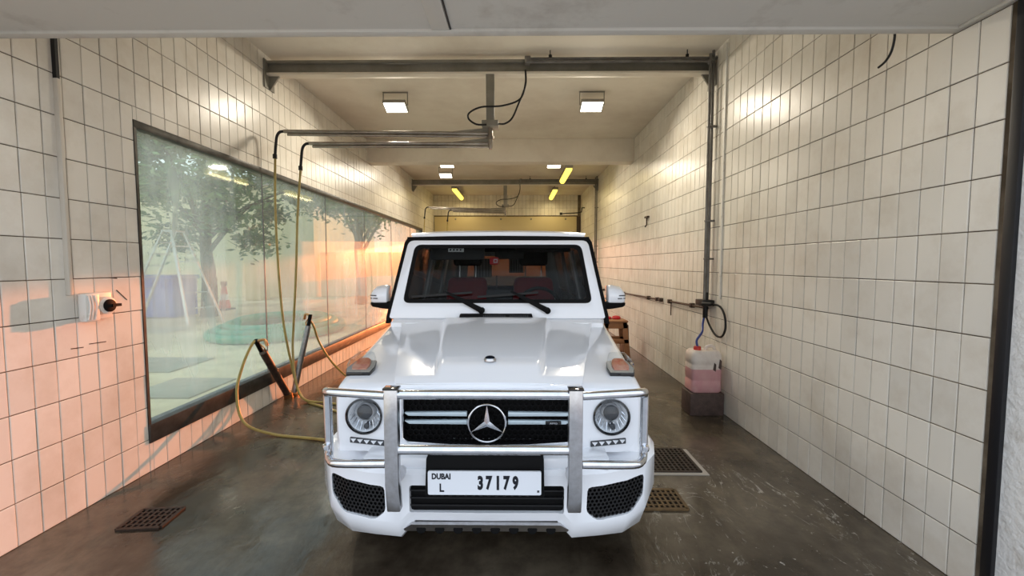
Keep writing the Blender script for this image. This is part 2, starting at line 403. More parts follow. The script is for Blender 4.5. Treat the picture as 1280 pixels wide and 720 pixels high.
# right pillar
b = MB(); b.box(XR - 0.004, XR + 0.3, 1.5, 1.985, 0, 2.95)
struct(b.build('wall_right_end', plaster_m, None, smooth=False), 'rough white plastered end of the right wall')
b = MB(); b.box(XR - 0.025, XR + 0.05, 1.985, 2.035, 0, 2.95)
struct(b.build('trim_3', blackm, None, bevel=0.006), 'black corner strip beside the rough pillar')
b = MB(); b.box(XL - 0.2, XL, 1.5, 1.62, 0, 2.95)
struct(b.build('wall_left_end', plaster_m, None, smooth=False), 'plastered end of the left wall')

WY0, WY1, WZ0, WZ1 = 3.29, 13.35, 0.235, 2.83
def base_tile():
    g = 0.0062; bv = 0.0035; t = 0.007
    mb = MB(); w, h = TW / 2 - 0.0026, TH_T / 2 - g / 2
    back = [(0, -w, -h), (0, w, -h), (0, w, h), (0, -w, h)]
    mid = [(t - 0.002, y, z) for _, y, z in back]
    fr = [(t, y - math.copysign(bv, y), z - math.copysign(bv, z)) for _, y, z in back]
    mb.loft([back, mid, fr], caps=False); mb.f.append((8, 9, 10, 11)); return mb
def tile_wall(wall, X, sgn, cells, reserve=300):
    """cells: (yc, zc, w, h); the largest in the picture become tiles of their own, the rest one joined part"""
    info = []
    for c in cells:
        p = proj((X, c[0], c[1])); a = -1
        if p and -25 < p[0] < 1305 and 30 < p[1] < 745: a = c[2] * c[3] / (p[2] ** 3)
        info.append((a, c))
    info.sort(key=lambda t: -t[0])
    bt = base_tile(); me = bpy.data.meshes.new('tile')
    me.from_pydata([(x * sgn, y, z) for x, y, z in bt.v], [], bt.f)
    bm = bmesh.new(); bm.from_mesh(me); bmesh.ops.recalc_face_normals(bm, faces=bm.faces)
    if sum(f.normal.x * sgn for f in bm.faces) < 0: bmesh.ops.reverse_faces(bm, faces=bm.faces)
    bm.to_mesh(me); bm.free(); me.materials.append(tile_m)
    rest = MB()
    for k, (a, (yc, zc, w, h)) in enumerate(info):
        dx = sgn * random.uniform(-0.0012, 0.0012); ry = random.uniform(-0.004, 0.004); rz = random.uniform(-0.006, 0.006)
        if k < reserve and a > 0:
            o = bpy.data.objects.new('tile', me); COL.objects.link(o); o.parent = wall
            o.location = (X + dx, yc, zc); o.scale = (1, w / TW, h / TH_T); o.rotation_euler = (0, ry, rz)
        else:
            M = Matrix.Translation((X + dx, yc, zc)) @ Matrix.Rotation(rz, 4, 'Z') @ Matrix.Rotation(ry, 4, 'Y')
            rest.add([M @ Vector((x * sgn, y * w / TW, z * h / TH_T)) for x, y, z in bt.v], bt.f)
    o = rest.build('tiles', tile_s, wall, smooth=False); tag(o, kind='stuff')
def cells_for(y0, y1, hole=None):
    out = []; r = 0
    while r * TH_T < ZC - 0.02:
        za, zb = r * TH_T, min((r + 1) * TH_T, ZC); c = 0
        while y0 + c * TW < y1 - 0.01:
            ya, yb = y0 + c * TW, min(y0 + (c + 1) * TW, y1); c += 1
            rects = [(ya, yb, za, zb)]
            if hole:
                hy0, hy1, hz0, hz1 = hole; nr = []
                for (a, b_, p, q) in rects:
                    if b_ <= hy0 or a >= hy1 or q <= hz0 or p >= hz1: nr.append((a, b_, p, q)); continue
                    if a < hy0: nr.append((a, hy0, p, q)); a = hy0
                    if b_ > hy1: nr.append((hy1, b_, p, q)); b_ = hy1
                    if p < hz0: nr.append((a, b_, p, hz0))
                    if q > hz1: nr.append((a, b_, hz1, q))
                rects = nr
            for (a, b_, p, q) in rects:
                if b_ - a > 0.012 and q - p > 0.012: out.append(((a + b_) / 2, (p + q) / 2, b_ - a, q - p))
        r += 1
    return out
b = MB(); b.box(XR, XR + 0.3, Y_IN, YB + 0.3, 0, ZC)
wr = b.build('wall_right', grout_m, None, smooth=False); struct(wr, 'long white tiled right wall')
tile_wall(wr, XR, -1, cells_for(Y_IN + 0.035, YB))
b = MB(); b.box(XL - 0.2, XL, 1.62, WY0, 0, ZC); b.box(XL - 0.2, XL, WY1, YB + 0.3, 0, ZC)
b.box(XL - 0.2, XL, WY0, WY1, 0, WZ0); b.box(XL - 0.2, XL, WY0, WY1, WZ1, ZC)
wl = b.build('wall_left', grout_m, None, smooth=False); struct(wl, 'white tiled left wall around the long window')
tile_wall(wl, XL, 1, cells_for(2.381 - 5 * TW, YB, (WY0, WY1, WZ0, WZ1)))

scuff_m = mat('scuff', (70, 56, 46), 0.9)
for (ya, za, yb, zb) in ((2.74, 1.13, 2.82, 1.125), (2.86, 1.14, 2.98, 1.135), (3.08, 1.505, 3.16, 1.425), (3.03, 1.60, 3.09, 1.592)):
    b = MB(); b.bar((XL + 0.0085, ya, za), (XL + 0.0085, yb, zb), 0.003, 0.006); b.build('scuff_mark', scuff_m, wl, smooth=False)
# window in the left wall
win = bpy.data.objects.new('window_1', None); COL.objects.link(win); win.location = (XL, WY0, WZ0); ORI['window_1'] = Vector((XL, WY0, WZ0))
struct(win, 'long misted window in the left wall')
b = MB(); b.box(XL - 0.12, XL + 0.012, WY0, WY1, WZ1 - 0.06, WZ1); b.build('top_rail', frame_m, win, bevel=0.004)
b = MB(); b.box(XL - 0.12, XL + 0.02, WY0, WY1, WZ0, WZ0 + 0.155); b.build('bottom_rail', frame_m, win, bevel=0.006)
b = MB(); b.box(XL - 0.12, XL + 0.012, WY0, WY0 + 0.022, WZ0 + 0.155, WZ1 - 0.06); b.build('side_rail', frame_m, win)
b = MB(); b.box(XL - 0.12, XL + 0.012, WY1 - 0.04, WY1, WZ0 + 0.155, WZ1 - 0.06); b.build('side_rail', frame_m, win)
ys = [WY0 + 0.02, 5.018, 6.677, 8.382, 10.175, 12.0, WY1 - 0.04]
for i in range(6):
    b = MB(); b.box(XL - 0.052, XL - 0.042, ys[i] + 0.003, ys[i + 1] - 0.003, WZ0 + 0.15, WZ1 - 0.055); b.build('pane', mist_m, win, smooth=False)
    if i:
        b = MB(); b.box(XL - 0.053, XL - 0.041, ys[i] - 0.004, ys[i] + 0.004, WZ0 + 0.15, WZ1 - 0.055); b.build('joint_seal', frame_m, win, smooth=False)

# back wall: open doorway to the evening sky, shutter housing above, tiles over it
DX0, DX1, DZ = -2.7, 1.95, 2.54
b = MB(); b.box(XL, DX0, YB, YB + 0.3, 0, ZC); b.box(DX1, XR, YB, YB + 0.3, 0, ZC); b.box(DX0, DX1, YB, YB + 0.3, DZ, ZC)
wb = b.build('wall_back', grout_m, None, smooth=False); struct(wb, 'far end wall with tiled upper part')
rest = MB(); bt = base_tile(); nx = int((XR - XL) / TW)
for i in range(nx):
    for r in range(13, 16):
        zc = r * TH_T + TH_T / 2; h = min(TH_T, ZC - r * TH_T); zc = r * TH_T + h / 2
        if h < 0.02: continue
        rest.add([(XL + (i + 0.5) * TW + y, YB - x, zc + z * h / TH_T) for x, y, z in bt.v], bt.f)
tag(rest.build('tiles', tile_s, wb, smooth=False), kind='stuff')
dr = bpy.data.objects.new('door_1', None); COL.objects.link(dr); dr.location = (0, YB, 0); ORI['door_1'] = Vector((0, YB, 0))
struct(dr, 'cream shutter housing and rails of the far doorway')
b = MB(); b.box(XL + 0.03, 2.2, YB - 0.06, YB - 0.005, DZ, 3.42); b.build('shutter_housing', door_m, dr, bevel=0.006)
b = MB(); b.box(2.2, 2.34, YB - 0.08, YB - 0.005, 0, 3.42); b.build('guide_rail', board_m, dr, bevel=0.006)
b = MB(); b.box(XL + 0.03, DX0, YB - 0.06, YB - 0.005, 0, DZ); b.build('guide_rail', door_m, dr, bevel=0.006)
for x in (-2.2, -0.55, 0.55, 1.8):
    b = MB(); b.lathe([(0.0, 0), (0.035, 0), (0.03, -0.02), (0.0, -0.022)], (x, YB - 0.06, 3.33), 'y', 10); b.build('bolt', steel_m, dr)

# ------------------------------------------------------------------ ceiling lamps
def floodlight(x, y, label, tilt=-20, z=3.98, w=0.33, power=60):
    t = thing('floodlight', (x, y, ZC), label, 'floodlight', 'floodlights under the ceiling')
    M = Matrix.Translation((x, y, z)) @ Matrix.Rotation(math.radians(tilt), 4, 'X')
    b = MB(); b.box(-w / 2, w / 2, -0.11, 0.11, 0.0, 0.05, M); b.build('housing', lamp_h, t, bevel=0.008)
    b = MB(); b.box(-w / 2 + 0.015, w / 2 - 0.015, -0.095, 0.095, -0.006, 0.0, M); b.build('lamp_face', lamp_e, t)
    b = MB()
    for s in (-1, 1): b.bar((x + s * (w / 2 + 0.012), y, z + 0.03), (x + s * (w / 2 + 0.012), y, ZC), 0.008, 0.03)
    b.bar((x - w / 2 - 0.02, y, ZC - 0.006), (x + w / 2 + 0.02, y, ZC - 0.006), 0.03, 0.01)
    b.build('bracket', steel_m, t)
    ld = bpy.data.lights.new('floodlight_glow', 'AREA'); ld.shape = 'RECTANGLE'; ld.size = w - 0.04; ld.size_y = 0.18; ld.energy = power; ld.color = (1.0, 0.90, 0.74)
    lo = bpy.data.objects.new('floodlight_glow', ld); COL.objects.link(lo); lo.parent = t
    lo.matrix_local = Matrix.Translation((0, 0, z - ZC)) @ Matrix.Rotation(math.radians(tilt), 4, 'X') @ Matrix.Translation((0, 0, -0.012))
    return t
floodlight(-1.76, 6.2, 'floodlight on the ceiling left of the hanging post, nearer the entrance', power=34)
floodlight(1.10, 6.2, 'floodlight on the ceiling right of the hanging post, nearer the entrance', power=34)
floodlight(-1.60, 9.75, 'left floodlight just behind the ceiling beam, upper one of two close together', power=24)
floodlight(-1.82, 10.9, 'floodlight close behind another one on the left behind the beam', power=24)
floodlight(0.88, 9.8, 'right floodlight just behind the ceiling beam beside a yellow batten', power=24)
def batten(x, y0, y1, z, label):
    t = thing('batten_light', (x, (y0 + y1) / 2, ZC), label, 'tube light', 'yellow batten lights at the far end')
    b = MB(); b.box(x - 0.09, x + 0.09, y0, y1, z + 0.02, z + 0.09); b.build('housing', lamp_h, t, bevel=0.01)
    b = MB(); b.tube([(x, y0 + 0.03, z), (x, y1 - 0.03, z)], 0.075, 14); b.build('tube', tube_e, t)
    for y in (y0 + 0.2, y1 - 0.2):
        b = MB(); b.box(x - 0.01, x + 0.01, y - 0.01, y + 0.01, z + 0.08, ZC); b.build('hanger', steel_m, t)
    ld = bpy.data.lights.new('batten_glow', 'AREA'); ld.shape = 'RECTANGLE'; ld.size = 0.14; ld.size_y = y1 - y0; ld.energy = 14; ld.color = (1.0, 0.80, 0.42)
    lo = bpy.data.objects.new('batten_glow', ld); COL.objects.link(lo); lo.parent = t; lo.location = (0, 0, z - ZC - 0.09)
batten(-1.93, 13.1, 14.9, 4.03, 'yellow batten light on the left side of the far ceiling')
batten(1.24, 13.3, 14.9, 4.03, 'yellow batten light on the right by the far end wall')
batten(1.26, 10.0, 11.5, 3.95, 'yellow batten light hanging in front of the far steel beam')

# ------------------------------------------------------------------ wash boom gantries
def gantry(Y, label, arms, post_x, near=True, group='steel boom gantries'):
    t = thing('boom_gantry', (post_x, Y, ZC), label, 'boom gantry', group)
    b = MB(); b.box(XL + 0.02, XR - 0.02, Y - 0.06, Y + 0.06, 4.09, 4.12); b.box(XL + 0.02, XR - 0.02, Y - 0.012, Y + 0.012, 3.975, 4.10); 
    b.build('beam', steel_m, t, bevel=0.003)
    b = MB(); b.box(XL + 0.02, XR - 0.02, Y - 0.06, Y + 0.06, 3.955, 3.980); b.build('lower_flange', ceil_m, t, bevel=0.003)  # flange coloured paler than the beam to imitate light on its underside
    for x, s in ((XL + 0.012, 1), (XR - 0.012, -1)):
        b = MB(); b.box(x, x + s * 0.012, Y - 0.1, Y + 0.1, 3.80, 4.13)
        b.hexa([(x, Y - 0.01, 3.80), (x, Y + 0.01, 3.80), (x, Y + 0.01, 3.96), (x, Y - 0.01, 3.96)],
               [(x + s * 0.03, Y - 0.01, 3.80), (x + s * 0.03, Y + 0.01, 3.80), (x + s * 0.14, Y + 0.01, 3.96), (x + s * 0.14, Y - 0.01, 3.96)])
        b.build('wall_bracket', steel_m, t)
    b = MB(); b.box(post_x - 0.05, post_x + 0.05, Y - 0.05, Y + 0.05, 3.40, 3.96); b.build('hanging_post', steel_m, t, bevel=0.006)
    b = MB(); b.box(post_x - 0.10, post_x + 0.10, Y - 0.09, Y + 0.09, 3.34, 3.41); b.build('swivel_plate', steel_m, t, bevel=0.006)
    b = MB(); b.lathe([(0.03, 0), (0.03, -0.10), (0.045, -0.10), (0.045, -0.13), (0.03, -0.13), (0.03, -0.21), (0.02, -0.25)], (post_x, Y, 3.34), 'z', 16); b.build('swivel', galv_m, t)
    for (za, ex, ey) in arms:
        p0 = Vector((post_x, Y, za)); p1 = Vector((ex, ey, za)); d = (p1 - p0).normalized()
        b = MB(); b.tube([p0 + d * 0.03, p1], 0.021, 10); b.tube([p0 + d * 0.03 - Vector((0, 0, 0.037)), p1 - Vector((0, 0, 0.037)) - d * 0.04], 0.016, 10)
        ar = b.build('boom_arm', galv_m, t)
        b = MB(); q = p0 + d * 0.45; b.hexa([p0 + Vector((0, -.01, -.05)), p0 + Vector((0, .01, -.05)), p0 + Vector((0, .01, .07)), p0 + Vector((0, -.01, .07))],
            [q + Vector((0, -.01, -.01)), q + Vector((0, .01, -.01)), q + Vector((0, .01, .02)), q + Vector((0, -.01, .02))]); b.build('gusset', steel_m, ar)
        b = MB(); e = p1; el = [e, e + d * 0.05 + Vector((0, 0, -0.01)), e + d * 0.085 + Vector((0, 0, -0.06)), e + d * 0.10 + Vector((0, 0, -0.16)), e + d * 0.115 + Vector((0, 0, -0.30))]
        b.tube(el, 0.016, 10, smooth=4); b.lathe([(0.024, 0), (0.024, -0.05)], el[-1] + Vector((0, 0, 0.03)), 'z', 10); b.build('elbow', rubber, ar)
    # black feed hose looping round the post
    k = 0.42
    pts = [(post_x + k, Y - 0.09, 3.98), (post_x + k, Y - 0.10, 3.82), (post_x + k * 0.85, Y - 0.11, 3.64), (post_x + 0.15, Y - 0.12, 3.56), (post_x - 0.1, Y - 0.12, 3.545),
           (post_x - 0.24, Y - 0.12, 3.48), (post_x - 0.25, Y - 0.12, 3.41), (post_x - 0.16, Y - 0.11, 3.35), (post_x - 0.04, Y - 0.1, 3.35)]
    b = MB(); b.tube(pts, 0.011, 8, smooth=6); b.build('feed_hose', rubber, t)
    pts = [(post_x + k, Y - 0.09, 3.98), (post_x + k, Y - 0.10, 3.80), (post_x + k * 0.8, Y - 0.10, 3.58), (post_x + k * 0.62, Y - 0.1, 3.42), (post_x + k * 0.42, Y - 0.1, 3.36), (post_x + 0.1, Y - 0.09, 3.36)]
    b = MB(); b.tube(pts, 0.011, 8, smooth=6); b.build('feed_hose', rubber, t)
    return t
ARM1 = (3.275, -2.76, 5.02); ARM2 = (3.155, -2.50, 5.10)
gantry(5.13, 'grey steel boom gantry near the entrance, with two arms over the window', [ARM1, ARM2], -0.31)
gantry(12.15, 'far smaller looking steel boom gantry above the car roof', [(3.27, -2.42, 11.6), (3.20, -1.8, 11.7)], -0.31)

# conduits along the beams and down the right wall
def conduits(Y, label, zend, hook=True):
    t = thing('water_pipe', (XR - 0.03, Y, zend), label, 'pipe', 'pipes dropping from the gantries')
    for k, (dy, dz) in enumerate(((-0.075, 4.105), (-0.10, 4.06))):
        y = Y + dy - 0.02; xx = XR - 0.05 - 0.045 * k
        b = MB(); b.tube([(0.13, y, dz), (xx - 0.12, y, dz), (xx - 0.04, y, dz - 0.012), (xx - 0.006, y, dz - 0.05), (xx, y, dz - 0.14), (xx, y, zend)], 0.017, 10, smooth=3); b.build('conduit', pipe_m, t)
    for z in (3.3, 2.2, 1.75):
        b = MB(); b.box(XR - 0.118, XR - 0.002, Y - 0.145, Y - 0.11, z, z + 0.022); b.build('clip', pipe_m, t, bevel=0.004)
    b = MB(); b.box(0.10, 0.17, Y - 0.13, Y - 0.06, 4.04, 4.13); b.build('coupling', pipe_m, t, bevel=0.01)
    for x in (0.40, 2.0):
        b = MB(); b.loft([[(x + q * math.cos(k * PI / 4), Y - 0.1 + q * math.sin(k * PI / 4), z) for k in range(8)] for q, z in ((0.02, 4.115), (0.02, 4.145), (0.006, 4.146), (0.006, ZC))]); b.build('hanger', rubber, t)
    return t
wp = conduits(5.13, 'pair of grey pipes running down the right wall to the black valve', 1.26)
# valve, black loop
b = MB(); b.box(XR - 0.15, XR - 0.01, 4.93, 5.13, 1.20, 1.27); b.tube([(XR - 0.07, 5.03, 1.05), (XR - 0.07, 5.03, 1.36)], 0.03, 10); b.tube([(XR - 0.16, 4.92, 1.235), (XR - 0.1, 4.80, 1.235)], 0.022, 8)
b.build('valve', rubber, wp, bevel=0.004)
lp = [(XR - 0.10, 4.84, 1.235), (XR - 0.05, 4.72, 1.22), (XR - 0.04, 4.62, 1.12), (XR - 0.04, 4.60, 0.98), (XR - 0.04, 4.68, 0.88), (XR - 0.05, 4.80, 0.88), (XR - 0.06, 4.93, 0.97), (XR - 0.07, 5.01, 1.08)]
b = MB(); b.tube(lp, 0.012, 8, smooth=5); b.build('loop_hose', rubber, wp)
conduits(12.15, 'far pipes dropping down the right wall behind the car mirror', 1.0)
t = thing('conduit', (XR - 0.012, 4.86, 1.3), 'slim white conduit beside the grey pipes on the right wall', 'conduit')
b = MB(); b.box(XR - 0.024, XR - 0.008, 4.78, 4.81, 1.3, 4.15); b.build('channel', white_pl, t)

# low horizontal pipe on the right wall
t = thing('wall_pipe', (XR - 0.03, 8.0, 1.10), 'thin rusty water pipe running low along the right wall to the valve', 'pipe')
zz = lambda y: 1.165 - (y - 5.05) * 0.024
for (ya, yb) in ((5.05, 6.35), (6.62, 15.2)):
    b = MB(); b.tube([(XR - 0.035, ya, zz(ya)), (XR - 0.035, yb, zz(yb))], 0.015, 8); b.build('pipe_run', rusty_m, t)
for y in (5.5, 6.3, 6.68, 6.85, 7.3, 9.0, 11.0):
    b = MB(); b.box(XR - 0.062, XR - 0.004, y - 0.03, y + 0.03, zz(y) - 0.03, zz(y) + 0.03); b.build('fitting', rusty_m, t, bevel=0.006)
b = MB(); b.tube([(XR - 0.03, 6.25, zz(6.25)), (XR - 0.03, 6.25, 0.93)], 0.008, 6); b.build('drip_stub', rusty_m, t)
t = thing('wall_hook', (XR - 0.02, 7.5, 2.6), 'small dark hook on the tiles above the orange glow on the right wall', 'hook')
b = MB(); b.box(XR - 0.05, XR - 0.006, 7.42, 7.58, 2.52, 2.55); b.tube([(XR - 0.03, 7.5, 2.53), (XR - 0.03, 7.5, 2.40), (XR - 0.05, 7.52, 2.36)], 0.012, 6); b.build('hook_bar', rusty_m, t)
t = thing('wire_end', (2.03, 2.36, 2.94), 'loose black wire end hanging from the soffit edge by the right wall', 'wire')
b = MB(); b.tube([(2.06, 2.36, 2.97), (2.06, 2.36, 2.92), (2.055, 2.37, 2.86), (2.035, 2.38, 2.815), (2.005, 2.39, 2.785)], 0.006, 6, smooth=4); b.build('cable', rubber, t)
t = thing('wall_faucet', (2.0, 14.6, 3.5), 'black pipe arm sticking out at the far right corner', 'pipe')
b = MB(); b.tube([(XR - 0.005, 14.4, 3.62), (2.26, 14.4, 3.62), (2.24, 14.4, 3.48), (2.1, 14.4, 3.45), (1.55, 14.4, 3.42)], 0.02, 8); b.box(1.5, 1.58, 14.37, 14.43, 3.38, 3.46); b.build('arm', rubber, t)

# left wall: conduit and socket
t = thing('conduit', (XL + 0.02, 2.77, 1.5), 'white conduit running down the left wall to the old socket', 'conduit')
b = MB(); b.box(XL + 0.006, XL + 0.038, 2.728, 2.752, 1.49, 2.9); b.build('channel', chan_m, t, bevel=0.003)
b = MB(); b.box(XL + 0.006, XL + 0.034, 2.730, 2.750, 2.9, ZC); b.build('upper_shade_strip', rubber, t)  # dark strip stands in for the thin shade line along the upper conduit
t = thing('wall_socket', (XL + 0.05, 2.88, 1.41), 'dirty white socket box with round black outlet on the left wall', 'socket')
b = MB(); b.box(XL + 0.006, XL + 0.05, 2.80, 3.0, 1.31, 1.50); b.build('back_plate', white_pl, t, bevel=0.008)
b = MB(); b.box(XL + 0.045, XL + 0.10, 2.765, 2.865, 1.305, 1.50); b.build('hinged_cover', white_pl, t, bevel=0.012)
b = MB()
for k, y in enumerate((2.775, 2.795, 2.82)): b.tube([(XL + 0.104, y, 1.32), (XL + 0.108, y + 0.012, 1.41), (XL + 0.104, y + 0.004, 1.485)], 0.006, 6, smooth=3)
b.build('cable_loops', white_pl, t)
b = MB(); b.lathe([(0.062, 0), (0.062, 0.045), (0.05, 0.05)], (XL + 0.05, 2.925, 1.405), 'x', 24); b.build('outlet_ring', white_pl, t)
b = MB(); b.lathe([(0.045, 0), (0.045, 0.010), (0.03, 0.016), (0.0, 0.018)], (XL + 0.098, 2.928, 1.405), 'x', 20); b.box(XL + 0.10, XL + 0.125, 2.93, 2.995, 1.395, 1.415); b.build('outlet', black_mt, t)

# ------------------------------------------------------------------ lance holders, hoses
t = thing('lance_holder', (-2.88, 5.2, 0), 'dark brown lance tube leaning towards the street by the window', 'lance holder', 'lance holders at the window foot')
b = MB(); b.tube([(-2.89, 5.17, 0.03), (-2.88, 4.66, 0.70)], 0.042, 14); b.build('tube', rusty_m, t)
b = MB(); b.tube([(-2.89, 5.18, 0.0), (-2.89, 5.15, 0.07)], 0.055, 10); b.build('foot', brass_m, t)
t = thing('lance_holder', (-2.80, 5.3, 0), 'grey steel lance tube leaning away from the street by the window', 'lance holder', 'lance holders at the window foot')
b = MB(); b.tube([(-2.88, 5.28, 0.02), (-2.76, 5.46, 0.88)], 0.036, 14); b.build('tube', tubegrey_m, t)
b = MB(); b.box(-2.93, -2.83, 5.24, 5.33, 0.0, 0.04); b.build('foot', brass_m, t, bevel=0.006)
E1 = Vector((ARM1[1], ARM1[2], ARM1[0])) + Vector((-0.115, 0, -0.30)); E2 = Vector((ARM2[1], ARM2[2], ARM2[0])) + Vector((-0.115, 0, -0.30))
def gun(t, p, d):
    p = Vector(p); d = Vector(d).normalized()
    b = MB(); b.tube([p - d * 0.10, p + d * 0.07], 0.024, 10); b.build('gun_body', black_mt, t, bevel=0)
    b = MB(); s = Vector((0, 0, 1)).cross(d).normalized(); q = p + d * 0.05
    b.tube([q, q + s * 0.09 + Vector((0, 0, 0.02)), q + s * 0.12 + Vector((0, 0, -0.05))], 0.016, 8, smooth=3); b.build('gun_handle', brass_m, t)
    b = MB(); b.tube([p + s * 0.03, p + s * 0.075 + d * 0.01 + Vector((0, 0, -0.045)), p + s * 0.05 - d * 0.07 + Vector((0, 0, -0.03))], 0.007, 6, smooth=3); b.build('trigger', brass_m, t)
t = thing('pressure_hose', E1, 'yellow hose on the upper boom arm, looping wide to the gun in the brown tube', 'hose', 'yellow pressure hoses by the window')
g1 = Vector((-2.878, 4.57, 0.80))
pts = [E1, (-2.90, 5.03, 2.4), (-2.90, 5.05, 1.7), (-2.87, 5.07, 1.0), (-2.80, 5.1, 0.45), (-2.72, 5.10, 0.12), (-2.55, 4.98, 0.018), (-2.30, 4.82, 0.015), (-1.95, 4.62, 0.015), (-1.3, 4.5, 0.015), (-0.7, 4.3, 0.015), (-0.75, 3.9, 0.015),
       (-1.2, 3.72, 0.015), (-1.9, 3.90, 0.015), (-2.4, 4.00, 0.02), (-2.72, 4.05, 0.12), (-2.87, 4.18, 0.38), (-2.90, 4.33, 0.62), (-2.89, 4.46, 0.80), (-2.885, 4.53, 0.845), g1]
b = MB(); b.tube(pts, 0.014, 8, smooth=8); b.build('hose_line', hose_m, t)
gun(t, g1, (0, -0.55, 0.83))
t = thing('pressure_hose', E2, 'yellow hose on the lower boom arm, with its gun in the grey steel tube', 'hose', 'yellow pressure hoses by the window')
g2 = Vector((-2.748, 5.478, 0.96))
pts = [E2, (-2.68, 5.12, 2.3), (-2.72, 5.12, 1.6), (-2.78, 5.14, 0.95), (-2.79, 5.12, 0.62), (-2.72, 5.04, 0.25), (-2.58, 4.95, 0.06), (-2.3, 4.95, 0.015), (-1.9, 4.86, 0.015), (-1.2, 4.9, 0.015), (-0.6, 5.2, 0.015), (-0.9, 5.7, 0.015), (-1.6, 5.9, 0.015), (-2.25, 5.85, 0.02), (-2.52, 5.75, 0.25), (-2.68, 5.62, 0.60), (-2.72, 5.53, 0.86), g2]
b = MB(); b.tube(pts, 0.014, 8, smooth=8); b.build('hose_line', hose_m, t)
gun(t, g2, (0.1, 0.2, 0.9))

for k, (ex, ey, za, lab) in enumerate(((-2.42, 11.6, 3.27, 'far thin dark hose on the longer arm of the far gantry'), (-1.8, 11.7, 3.20, 'far thin dark hose on the shorter arm of the far gantry'))):
    t = thing('pressure_hose', (ex - 0.11, ey, za - 0.3), lab, 'hose', 'hoses of the far gantry')
    b = MB(); b.tube([(ex - 0.113, ey, za - 0.29), (ex - 0.15, ey, za - 1.0), (ex - 0.2, ey + 0.05, za - 2.2), (ex - 0.1, ey - 0.1, 0.3), (ex + 0.3, ey - 0.3, 0.016), (ex + 0.9, ey - 0.1, 0.016)], 0.014, 8, smooth=6); b.build('hose_line', hose_m, t)
# ------------------------------------------------------------------ jerrycan on its block, blue tube, stool and neighbours
bx, by = 2.14, 4.72
t = thing('block', (bx, by, 0), 'dark damp block on the floor under the pink jerrycan', 'block')
b = MB(); b.box(bx - 0.19, bx + 0.19, by - 0.13, by + 0.13, 0, 0.255); b.build('block_body', block_m, t, bevel=0.012)
t = thing('jerrycan', (bx, by, 0.255), 'milky plastic jerrycan of pink liquid standing on the dark block', 'jerrycan')
def can_ring(z, k=1.0, w=0.17, d=0.115):
    return [(bx + x * k, by + y * k, 0.256 + z) for x, y in rpoly([(-w, -d), (w, -d), (w, d), (-w, d)], 0.045, 4)]
b = MB(); b.loft([can_ring(0, 0.9), can_ring(0.02), can_ring(0.12), can_ring(0.13, 0.975), can_ring(0.15, 0.975), can_ring(0.16), can_ring(0.265)]); b.build('liquid_part', pink_m, t)
b = MB(); b.loft([can_ring(0.265), can_ring(0.30), can_ring(0.31, 0.975), can_ring(0.33, 0.975), can_ring(0.34), can_ring(0.41), can_ring(0.45, 0.93), can_ring(0.47, 0.82)]); b.build('upper_shell', can_m, t)
b = MB(); b.tube([(bx + 0.02, by, 0.70), (bx + 0.03, by, 0.755), (bx + 0.10, by, 0.765), (bx + 0.14, by, 0.70)], 0.018, 8, smooth=4); b.build('handle', can_m, t)
b = MB(); b.lathe([(0.04, 0), (0.04, 0.035), (0.033, 0.045), (0, 0.045)], (bx - 0.075, by - 0.01, 0.722), 'z', 18); b.build('cap', cap_m, t)
for k, (dx, z0, z1) in enumerate(((0.06, 0.50, 0.60), (0.12, 0.52, 0.64))):
    b = MB(); b.hexa([(bx + dx, by - 0.119, 0.02 + z0), (bx + dx + 0.03, by - 0.119, z0), (bx + dx + 0.03, by - 0.1155, z0), (bx + dx, by - 0.1155, 0.02 + z0)],
                     [(bx + dx + 0.012, by - 0.119, z1), (bx + dx + 0.034, by - 0.119, z1 - 0.02), (bx + dx + 0.034, by - 0.1155, z1 - 0.02), (bx + dx + 0.012, by - 0.1155, z1)]); b.build('dirt_mark', block_m, t)
t = thing('siphon_tube', (bx - 0.07, by, 0.75), 'thin blue tube from the valve down into the jerrycan cap', 'tube')
b = MB(); b.tube([(XR - 0.08, 5.03, 1.07), (XR - 0.11, 5.0, 0.98), (XR - 0.17, 4.88, 0.9), (bx - 0.07, 4.74, 0.83), (bx - 0.075, by - 0.01, 0.765)], 0.013, 8, smooth=5); b.build('tube_line', blue_t, t)

sx, sy = 1.78, 7.55
t = thing('step_stool', (sx, sy, 0), 'tan plastic step stool with cut-out sides near the right wall', 'stool')
H = 0.66
def side(y0, y1):   # front or rear leg frame with handle hole and leg opening
    b = MB(); w0, w1 = 0.27, 0.20
    z = [0, 0.06, 0.30, 0.36, 0.54, H]
    wx = lambda q: w0 + (w1 - w0) * q / H
    def piece(xa0, xb0, za, xa1, xb1, zb):
        b.hexa([(sx + xa0, y0, za), (sx + xb0, y0, za), (sx + xb0, y1, za), (sx + xa0, y1, za)], [(sx + xa1, y0, zb), (sx + xb1, y0, zb), (sx + xb1, y1, zb), (sx + xa1, y1, zb)])
    for s in (-1, 1):
        a, c = sorted((s * wx(0), s * (wx(0) - 0.10))), sorted((s * wx(H), s * (wx(H) - 0.08)))
        piece(a[0], a[1], 0, c[0], c[1], H)
    piece(-wx(0.28), wx(0.28), 0.28, -wx(0.36), wx(0.36), 0.36)
    piece(-wx(0.55), wx(0.55), 0.55, -wx(H), wx(H), H)
    return b
side(sy - 0.18, sy - 0.14).build('leg_frame', stool_m, t, bevel=0.006); side(sy + 0.14, sy + 0.18).build('leg_frame', stool_m, t, bevel=0.006)
b = MB(); b.box(sx - 0.215, sx + 0.215, sy - 0.20, sy + 0.20, H, H + 0.035); b.build('seat', stool_m, t, bevel=0.012)
b = MB(); b.box(sx + 0.16, sx + 0.235, sy - 0.14, sy + 0.14, 0.1, 0.30); b.build('side_panel', stool_m, t, bevel=0.006)
